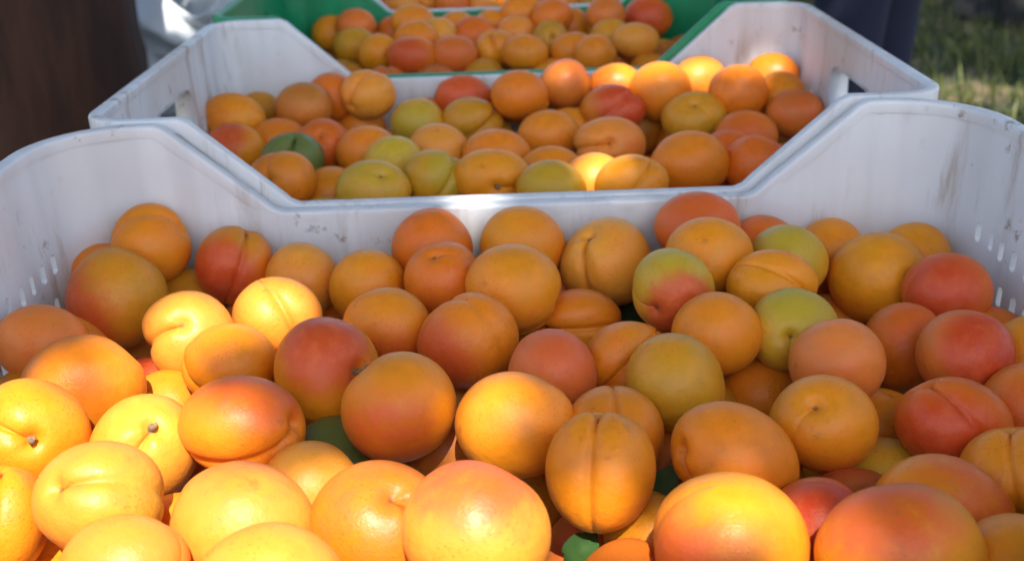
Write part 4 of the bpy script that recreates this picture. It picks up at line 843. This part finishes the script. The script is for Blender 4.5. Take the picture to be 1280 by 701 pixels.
NTH, NPH = 40, 60
_th = np.concatenate([np.linspace(0.03, 0.55, 12), np.linspace(0.55, math.pi-0.03, NTH-11)[1:]])
_u = np.linspace(-1, 1, NPH, endpoint=False)
_ph = math.pi*(0.35*_u+0.65*np.sign(_u)*np.abs(_u)**2.2)             # closer meridians at the crease
TH, PH = np.meshgrid(_th, _ph, indexing='ij')
DIR = np.stack([np.sin(TH)*np.cos(PH), np.sin(TH)*np.sin(PH), np.cos(TH)], -1)
def grid_faces():
    f = []
    for i in range(len(_th)-1):
        for j in range(NPH):
            k = (j+1) % NPH
            f.append((i*NPH+j, (i+1)*NPH+j, (i+1)*NPH+k, i*NPH+k))
    f.append(tuple(range(NPH)))
    f.append(tuple(range((len(_th)-1)*NPH, len(_th)*NPH))[::-1])
    return f
GF = grid_faces()
def apricot_mesh(name, radius, axis, ratio, stem, crease, cheek, cs, green, gs, gd, seed):
    g = np.random.default_rng(seed)
    S = 1/(1+np.exp(-(TH-0.12)/0.05))*(1-0.75/(1+np.exp(-(TH-2.35)/0.22)))
    gw = 0.085+0.05*g.random()
    groove = gd*np.exp(-(PH/gw)**2)*0.75 + gd*0.75*np.exp(-(PH/0.42)**2)
    rr = 1-groove*S
    rr += 0.025*np.exp(-((np.abs(PH)-0.75)/0.45)**2)*S*(gd/0.08)
    pd = 0.13+0.07*g.random()
    rr -= pd*np.exp(-(TH/0.19)**2)+0.06*np.exp(-(TH/0.5)**2)
    rr += 0.03*np.exp(-((math.pi-TH)/0.3)**2)*g.uniform(-0.6, 1.0)
    for _ in range(7):                                               # flats and bulges
        d = g.normal(size=3); d /= np.linalg.norm(d)
        rr += g.uniform(-0.075, 0.05)*np.exp((DIR@d-1)*g.uniform(2.5, 7))
    V = DIR*rr[..., None]
    V[..., 1] *= g.uniform(0.95, 1.02)
    V[..., 2] *= g.uniform(0.96, 1.05)
    V -= (V.reshape(-1, 3).max(0)+V.reshape(-1, 3).min(0))/2
    z = np.array(stem); z = z/np.linalg.norm(z)
    x = np.array(crease); x = x-z*(x@z); x = x/np.linalg.norm(x)
    y = np.cross(z, x)
    Q = np.stack([x, y, z], 1)
    W = V.reshape(-1, 3)@Q.T
    D = DIR.reshape(-1, 3)@Q.T
    a = np.array(axis); a = a/np.linalg.norm(a)
    along = W@a
    s_par = ratio**0.5; s_per = ratio**-0.5
    W = W*s_per + np.outer(along*(s_par-s_per), a)
    W *= radius/ (np.linalg.norm(W, axis=1).mean()) * 0.975
    me = mesh_from(name, W, GF)
    def att(nm, val):
        at = me.attributes.new(nm, 'FLOAT', 'POINT'); at.data.foreach_set('value', val.astype(np.float32))
    def cap(vec, st):
        if st == 0: return np.zeros(len(D))
        t = np.clip((D@np.array(vec)-0.0)/0.95, 0, 1)
        return t*t*(3-2*t)*st
    att('blush', cap(cheek, cs)); att('green', cap(green, gs))
    att('pit', np.exp(-(TH.ravel()/0.10)**2))
    pit_pos = W.reshape(len(_th), NPH, 3)[0].mean(0)
    return me, pit_pos, z

def stem_mesh(seed):
    g = np.random.default_rng(seed)
    V = []; Fc = []
    prof = [(0.0030, -0.002), (0.0024, 0.0), (0.0015, 0.0012), (0.0013, 0.0028), (0.0018, 0.0040), (0.0011, 0.0046)]
    for (r, zz) in prof:
        for i in range(10):
            a = i/10*2*math.pi; q = r*(1+0.22*math.sin(3*a+g.random())+0.15*g.normal())
            V.append((q*math.cos(a)+zz*0.15, q*math.sin(a), zz))
    for k in range(len(prof)-1):
        for i in range(10): Fc.append((k*10+i, k*10+(i+1) % 10, (k+1)*10+(i+1) % 10, (k+1)*10+i))
    Fc.append(tuple(range(50, 60)))
    return mesh_from('stem', V, Fc)

for i, (c, p, r, ax, ra, st, kr, col, bv, bs, gv, gs, gd, stub, label) in enumerate(APRICOTS):
    me, pit, zax = apricot_mesh('apricot', r*(1.025 if c == 0 else 1.06), ax, ra, st, kr, bv, bs, gv, gs, gd, 100+i)
    o = link('apricot', me, AMAT[col])
    o.location = p
    tag(o, label, 'apricot', 'apricots in the '+CRATE_NAME[c])
    if stub:
        s = link('stem', stem_mesh(i), STEM, o)
        s.location = Vector(pit)
        s.rotation_euler = Vector(zax).to_track_quat('Z', 'Y').to_euler()
low_keys = ['o', 'y', 'v', 'd', 'o', 'br', 'g', 'd']
low = []
for k in range(8):
    bd = rng.normal(size=3); bd /= np.linalg.norm(bd)
    me, _, _ = apricot_mesh('apricot_low', 1.0, rng.normal(size=3), 1.06, rng.normal(size=3), rng.normal(size=3), tuple(bd), 0.8*rng.random(), N, 0, 0.06, 900+k)
    me.materials.append(AMAT[low_keys[k]]); low.append(me)
for i, (c, x, y, z, r) in enumerate(BURIED):
    o = link('apricot', low[i % 8])
    r *= 1.06; o.location = (x, y, z); o.scale = (r, r, r)
    o.rotation_euler = tuple(rng.uniform(0, 6.28, 3))
    tag(o, 'apricot almost hidden in the lower layer of the '+CRATE_NAME[c], 'apricot', 'lower layer apricots in the '+CRATE_NAME[c])

# leaves caught between the fruit
def leaf_mesh(name, ln, wd, curl, seed):
    g = np.random.default_rng(seed)
    V = []; Fc = []
    n = 12
    for i in range(n+1):
        t = i/n; w = wd*0.5*(math.sin(math.pi*min(1, t*1.02))**0.75)*(1-0.25*t)
        zc = curl*ln*(t-0.4)**2
        for s in (-1, -0.5, 0, 0.5, 1):
            V.append((t*ln-ln/2, s*w, zc+abs(s)*w*0.35+0.0006*g.normal()))
    for i in range(n):
        for s in range(4): Fc.append((i*5+s, i*5+s+1, (i+1)*5+s+1, (i+1)*5+s))
    k = len(V)
    V += [(x, y, z-0.0004) for x, y, z in V]
    Fc += [tuple(q+k for q in f)[::-1] for f in Fc]
    return mesh_from(name, V, Fc)
for (x, y, z, ln, wd, rot, label) in LOOSE_LEAVES:
    o = link('leaf', leaf_mesh('leaf', ln, wd, 0.5, int(x*1000) % 97), FRESH)
    o.location = (x, y, z); o.rotation_euler = rot
    tag(o, label, 'leaf', 'green leaves among the apricots')


# ------------------------------------------------------------------ tree: trunk at the side, boughs overhead
def tube(V, Fc, pts, radii, seg=12, rough=0.0, seed=0):
    g = np.random.default_rng(seed)
    k0 = len(V); pts = [Vector(p) for p in pts]
    for i, p in enumerate(pts):
        d = (pts[min(i+1, len(pts)-1)]-pts[max(i-1, 0)]).normalized()
        a = d.orthogonal().normalized() if abs(d.z) < 0.95 else Vector((1, 0, 0)); b = d.cross(a).normalized(); a = b.cross(d)
        for j in range(seg):
            an = j/seg*2*math.pi
            rr = radii[i]*(1+rough*(0.6*math.sin(5*an+i*0.25)+0.5*math.sin(11*an+1.3+i*0.12)+0.4*g.normal()))
            V.append(tuple(p+a*rr*math.cos(an)+b*rr*math.sin(an)))
    for i in range(len(pts)-1):
        for j in range(seg):
            jj = (j+1) % seg
            Fc.append((k0+i*seg+j, k0+i*seg+jj, k0+(i+1)*seg+jj, k0+(i+1)*seg+j))
    Fc.append(tuple(k0+(len(pts)-1)*seg+j for j in range(seg)))
TRUNK = (-0.84, 1.82)
def build_tree():
    root = tag(empty('shade_tree', (TRUNK[0], TRUNK[1], 0)), 'thick dark brown tree trunk beside the crates, leafy boughs overhead', 'tree')
    inv = Vector((TRUNK[0], TRUNK[1], 0))
    V = []; Fc = []
    hs = np.linspace(-0.05, 2.3, 60)
    tube(V, Fc, [(0.02*math.sin(h*2), 0.02*math.cos(h*1.7), h) for h in hs], [0.215+0.10*math.exp(-max(h, 0)*6)-0.02*h for h in hs], 64, 0.022, 3)
    link('trunk', mesh_from('trunk', V, Fc), BARK, root)
    tips = []
    def limb(pts, r0, r1, seed):
        V = []; Fc = []
        P = [Vector(p)-inv for p in pts]
        # catmull-like resample
        out = []
        for i in range(len(P)-1):
            for t in np.linspace(0, 1, 8, endpoint=False): out.append(P[i].lerp(P[i+1], t))
        out.append(P[-1])
        sm = [out[0]]+[(out[i-1]+out[i]*2+out[i+1])/4 for i in range(1, len(out)-1)]+[out[-1]]
        tube(V, Fc, sm, np.linspace(r0, r1, len(sm)), 10, 0.03, seed)
        link('limb', mesh_from('limb', V, Fc), BARK, root)
        tips.extend([p+inv for p in sm[len(sm)//3:]])
    T = TRUNK
    limb([(T[0], T[1], 2.2), (-1.0, 1.0, 2.72), (-0.55, 0.0, 2.9), (0.0, -0.9, 2.85)], 0.11, 0.03, 1)
    limb([(T[0], T[1], 2.2), (-0.2, 1.6, 3.0), (0.7, 1.0, 3.4), (1.6, 0.6, 3.5)], 0.10, 0.03, 2)
    limb([(T[0], T[1], 2.2), (-1.5, 2.3, 3.2), (-2.2, 2.6, 3.7)], 0.09, 0.03, 3)
    limb([(T[0], T[1], 2.2), (-0.7, 2.2, 3.3), (-0.2, 2.9, 4.1)], 0.09, 0.03, 4)
    limb([(-0.55, 0.0, 2.9), (-0.9, -0.3, 2.95), (-1.2, -0.9, 2.9)], 0.05, 0.02, 5)
    limb([(-0.55, 0.0, 2.9), (0.3, -0.2, 3.0), (0.8, -0.5, 2.95)], 0.05, 0.02, 6)
    # unseen foliage placed to cast the shade; leaves along chosen sun rays left out
    g = np.random.default_rng(5)
    C = []
    def boughs(n, centre, size):
        q = g.normal(size=(n, 3)); q /= np.linalg.norm(q, axis=1)[:, None]; q *= g.random((n, 1))**0.4
        C.append(np.array(centre)+q*np.array(size))
    boughs(7000, (-0.1, -0.6, 2.85), (1.5, 1.7, 0.35))
    boughs(11500, (0.0, -0.35, 2.75), (1.0, 1.3, 0.3))
    boughs(15000, (1.6, 1.2, 3.4), (1.6, 1.9, 0.45))
    boughs(8000, (1.3, 3.3, 3.9), (2.2, 1.7, 0.5))
    boughs(9000, (-1.4, 0.6, 3.4), (1.4, 1.9, 0.45))
    boughs(3000, (-0.2, 2.6, 4.1), (1.6, 1.3, 0.6))
    P = np.concatenate(C)
    ts = np.array(to_sun)
    keep = np.ones(len(P), bool)
    pick = g.random(len(P))
    for (x, y, z, r, openness) in OPENINGS:
        d = P-np.array((x, y, z)); al = d@ts; d = d-np.outer(al, ts)
        dist = np.linalg.norm(d, axis=1)
        keep &= ~((dist < r*0.85+0.030) & (pick < openness))
    P = P[keep]
    n = len(P)
    L = g.uniform(0.030, 0.048, n); Wd = L*g.uniform(0.55, 0.75, n)
    nr = g.normal(size=(n, 3))*0.75+np.array(to_sun)*0.9; nr /= np.linalg.norm(nr, axis=1)[:, None]
    a = np.cross(nr, g.normal(size=(n, 3))); a /= np.linalg.norm(a, axis=1)[:, None]
    b = np.cross(nr, a)
    P = P-np.array(inv)
    V = np.stack([P-a*L[:, None], P-b*Wd[:, None]-a*(L*0.1)[:, None], P+a*L[:, None], P+b*Wd[:, None]-a*(L*0.1)[:, None], P+nr*(L*-0.25)[:, None]], 1).reshape(-1, 3)
    F = [(5*i+4, 5*i+q, 5*i+(q+1) % 4) for i in range(n) for q in range(4)]
    o = link('crown', mesh_from('crown', V, F, False), LEAF, root)
build_tree()

# ------------------------------------------------------------------ plastic sack by the trunk
def build_sack():
    nz, na = 110, 170
    g = np.random.default_rng(4)
    V = []; Fc = []
    folds = []
    for _ in range(26):                                              # sharp creases in random directions
        d = g.normal(size=3)*np.array((1, 1, 0.8)); d /= np.linalg.norm(d)
        folds.append((d, g.uniform(4, 17), g.uniform(0, 1)))
    for i in range(nz):
        t = i/(nz-1); z = 0.52*t
        r = 0.19*(1-0.22*max(0, (t-0.7)/0.3)**1.5)*(0.80+0.20*min(1, t*5))
        for j in range(na):
            a = j/na*2*math.pi
            p = np.array((r*math.cos(a), r*math.sin(a), z))
            cr = 0.0
            for d, fr, ph in folds:
                u = (p@d)*fr+ph+0.25*math.sin(p[2]*14+d[0]*9)
                cr += abs(u-math.floor(u)-0.5)*2/fr
            q = r*(1+0.95*(cr-1.5))
            zz = z-(0.06*(math.sin(3*a+0.6)+0.6*math.sin(5*a+2)))*t**4
            V.append((q*math.cos(a)*1.1, q*math.sin(a)*0.9, zz))
    for i in range(nz-1):
        for j in range(na):
            k = (j+1) % na
            Fc.append((i*na+j, i*na+k, (i+1)*na+k, (i+1)*na+j))
    Fc.append(tuple(range(na))[::-1])
    me = mesh_from('plastic_sack', V, Fc)
    o = link('plastic_sack', me, FILM)
    o.location = (-0.61, 2.30, -0.01)
    md = o.modifiers.new('thick', 'SOLIDIFY'); md.thickness = 0.001
    tag(o, 'crumpled white plastic sack standing open beside the tree trunk', 'sack')
build_sack()

# ------------------------------------------------------------------ person
def skin_body(name, joints, edges, mat, parent, sub=2):
    me = bpy.data.meshes.new(name)
    me.from_pydata([j[0] for j in joints], edges, [])
    o = link(name+'_tmp', me)
    md = o.modifiers.new('skin', 'SKIN'); md.use_smooth_shade = True
    for v, j in zip(me.skin_vertices[0].data, joints):
        v.radius = (j[1], j[1]) if not isinstance(j[1], tuple) else j[1]; v.use_root = False
    me.skin_vertices[0].data[0].use_root = True
    sb = o.modifiers.new('sub', 'SUBSURF'); sb.levels = sub; sb.render_levels = sub
    dg = bpy.context.evaluated_depsgraph_get()
    res = bpy.data.meshes.new_from_object(o.evaluated_get(dg)); res.name = name
    bpy.data.objects.remove(o)
    res.polygons.foreach_set('use_smooth', [True]*len(res.polygons))
    return link(name, res, mat, parent)
def build_person():
    root = tag(empty('person', (0.89, 2.68, -0.005), R(52)), 'person in dark navy trousers standing on the grass behind the crates', 'person')
    J = [((0, 0, 0.95), 0.13), ((0, 0, 1.15), 0.12), ((0, 0, 1.36), 0.14), ((0, 0, 1.47), 0.06), ((0, -0.01, 1.55), 0.058), ((0, -0.02, 1.64), 0.088), ((0, -0.015, 1.72), 0.072)]
    E = [(0, 1), (1, 2), (2, 3), (3, 4), (4, 5), (5, 6)]
    for s in (-1, 1):
        k = len(J)
        J += [((s*0.10, 0, 0.88), 0.092), ((s*0.115, -0.01, 0.50), 0.062), ((s*0.12, 0.01, 0.30), 0.056), ((s*0.125, 0.02, 0.09), 0.04), ((s*0.13, -0.10, 0.035), 0.03)]
        E += [(0, k), (k, k+1), (k+1, k+2), (k+2, k+3), (k+3, k+4)]
        k = len(J)
        J += [((s*0.17, 0, 1.40), 0.06), ((s*0.24, 0.02, 1.12), 0.045), ((s*0.22, -0.10, 0.88), 0.032), ((s*0.215, -0.125, 0.82), 0.028)]
        E += [(2, k), (k, k+1), (k+1, k+2), (k+2, k+3)]
        w = len(J)-1
        for fx, fl in ((-0.022, 0.075), (-0.008, 0.085), (0.007, 0.08), (0.021, 0.065)):
            k = len(J)
            J += [((s*0.212, -0.13+fx, 0.775), 0.0095), ((s*0.205, -0.135+fx, 0.775-fl*0.5), 0.0085), ((s*0.195, -0.138+fx, 0.775-fl), 0.007)]
            E += [(w, k), (k, k+1), (k+1, k+2)]
        k = len(J)
        J += [((s*0.20, -0.16, 0.80), 0.010), ((s*0.19, -0.175, 0.765), 0.0085)]
        E += [(w, k), (k, k+1)]
    skin_body('body', J, E, SKIN, root)
    TJ = [((0, 0, 0.96), 0.15)]; TE = []
    for s in (-1, 1):
        k = len(TJ)
        TJ += [((s*0.10, 0, 0.86), 0.118), ((s*0.115, -0.01, 0.50), 0.098), ((s*0.12, 0.005, 0.28), 0.092), ((s*0.125, 0.012, 0.10), 0.088), ((s*0.125, 0.012, 0.05), 0.088)]
        TE += [(0, k)]+[(k+q, k+q+1) for q in range(4)]
    skin_body('trousers', TJ, TE, DENIM, root)
    SJ = [((0, 0, 0.98), 0.145), ((0, 0, 1.15), 0.14), ((0, 0, 1.36), 0.155), ((0, 0, 1.45), 0.075)]
    SE = [(0, 1), (1, 2), (2, 3)]
    for s in (-1, 1):
        k = len(SJ); SJ += [((s*0.17, 0, 1.40), 0.078), ((s*0.225, 0.015, 1.18), 0.066)]; SE += [(2, k), (k, k+1)]
    skin_body('shirt', SJ, SE, SHIRT, root)
    for s in (-1, 1):
        skin_body('shoe', [((s*0.127, 0.035, 0.05), 0.046), ((s*0.13, -0.06, 0.045), 0.043), ((s*0.135, -0.15, 0.036), 0.036)], [(0, 1), (1, 2)], SHOE, root)
        e = bmesh.new(); bmesh.ops.create_uvsphere(e, u_segments=12, v_segments=8, radius=0.011)
        me = bpy.data.meshes.new('eye'); e.to_mesh(me); e.free()
        link('eye', me, EYE, root).location = (s*0.031, -0.098, 1.645)
        skin_body('ear', [((s*0.085, 0.0, 1.655), 0.014), ((s*0.088, 0.004, 1.615), 0.010)], [(0, 1)], SKIN, root, 1)
    skin_body('nose', [((0, -0.100, 1.645), 0.008), ((0, -0.116, 1.612), 0.013)], [(0, 1)], SKIN, root, 1)
    skin_body('mouth', [((-0.022, -0.094, 1.582), 0.006), ((0, -0.100, 1.582), 0.008), ((0.022, -0.094, 1.582), 0.006)], [(0, 1), (1, 2)], LIP, root, 1)
    skin_body('hair', [((0, 0.045, 1.60), 0.062), ((0, 0.025, 1.68), 0.082), ((0, -0.015, 1.735), 0.070), ((0, -0.055, 1.735), 0.04)], [(0, 1), (1, 2), (2, 3)], HAIR, root)
build_person()

# ------------------------------------------------------------------ fallen branch on the grass
def build_branch():
    V = []; Fc = []
    tube(V, Fc, [(-0.32, 0, 0.02), (-0.1, 0.04, 0.035), (0.1, 0.02, 0.03), (0.36, 0.09, 0.05)], [0.022, 0.019, 0.016, 0.009], 9, 0.06, 8)
    tube(V, Fc, [(0.1, 0.02, 0.03), (0.22, -0.06, 0.06), (0.3, -0.09, 0.07)], [0.011, 0.009, 0.005], 7, 0.06, 9)
    o = link('fallen_branch', mesh_from('fallen_branch', V, Fc), TWIG)
    o.location = (1.75, 4.55, 0.03); o.rotation_euler = (0, 0, R(8))
    tag(o, 'pale dry fallen branch lying on the grass near the black crate', 'branch')
build_branch()
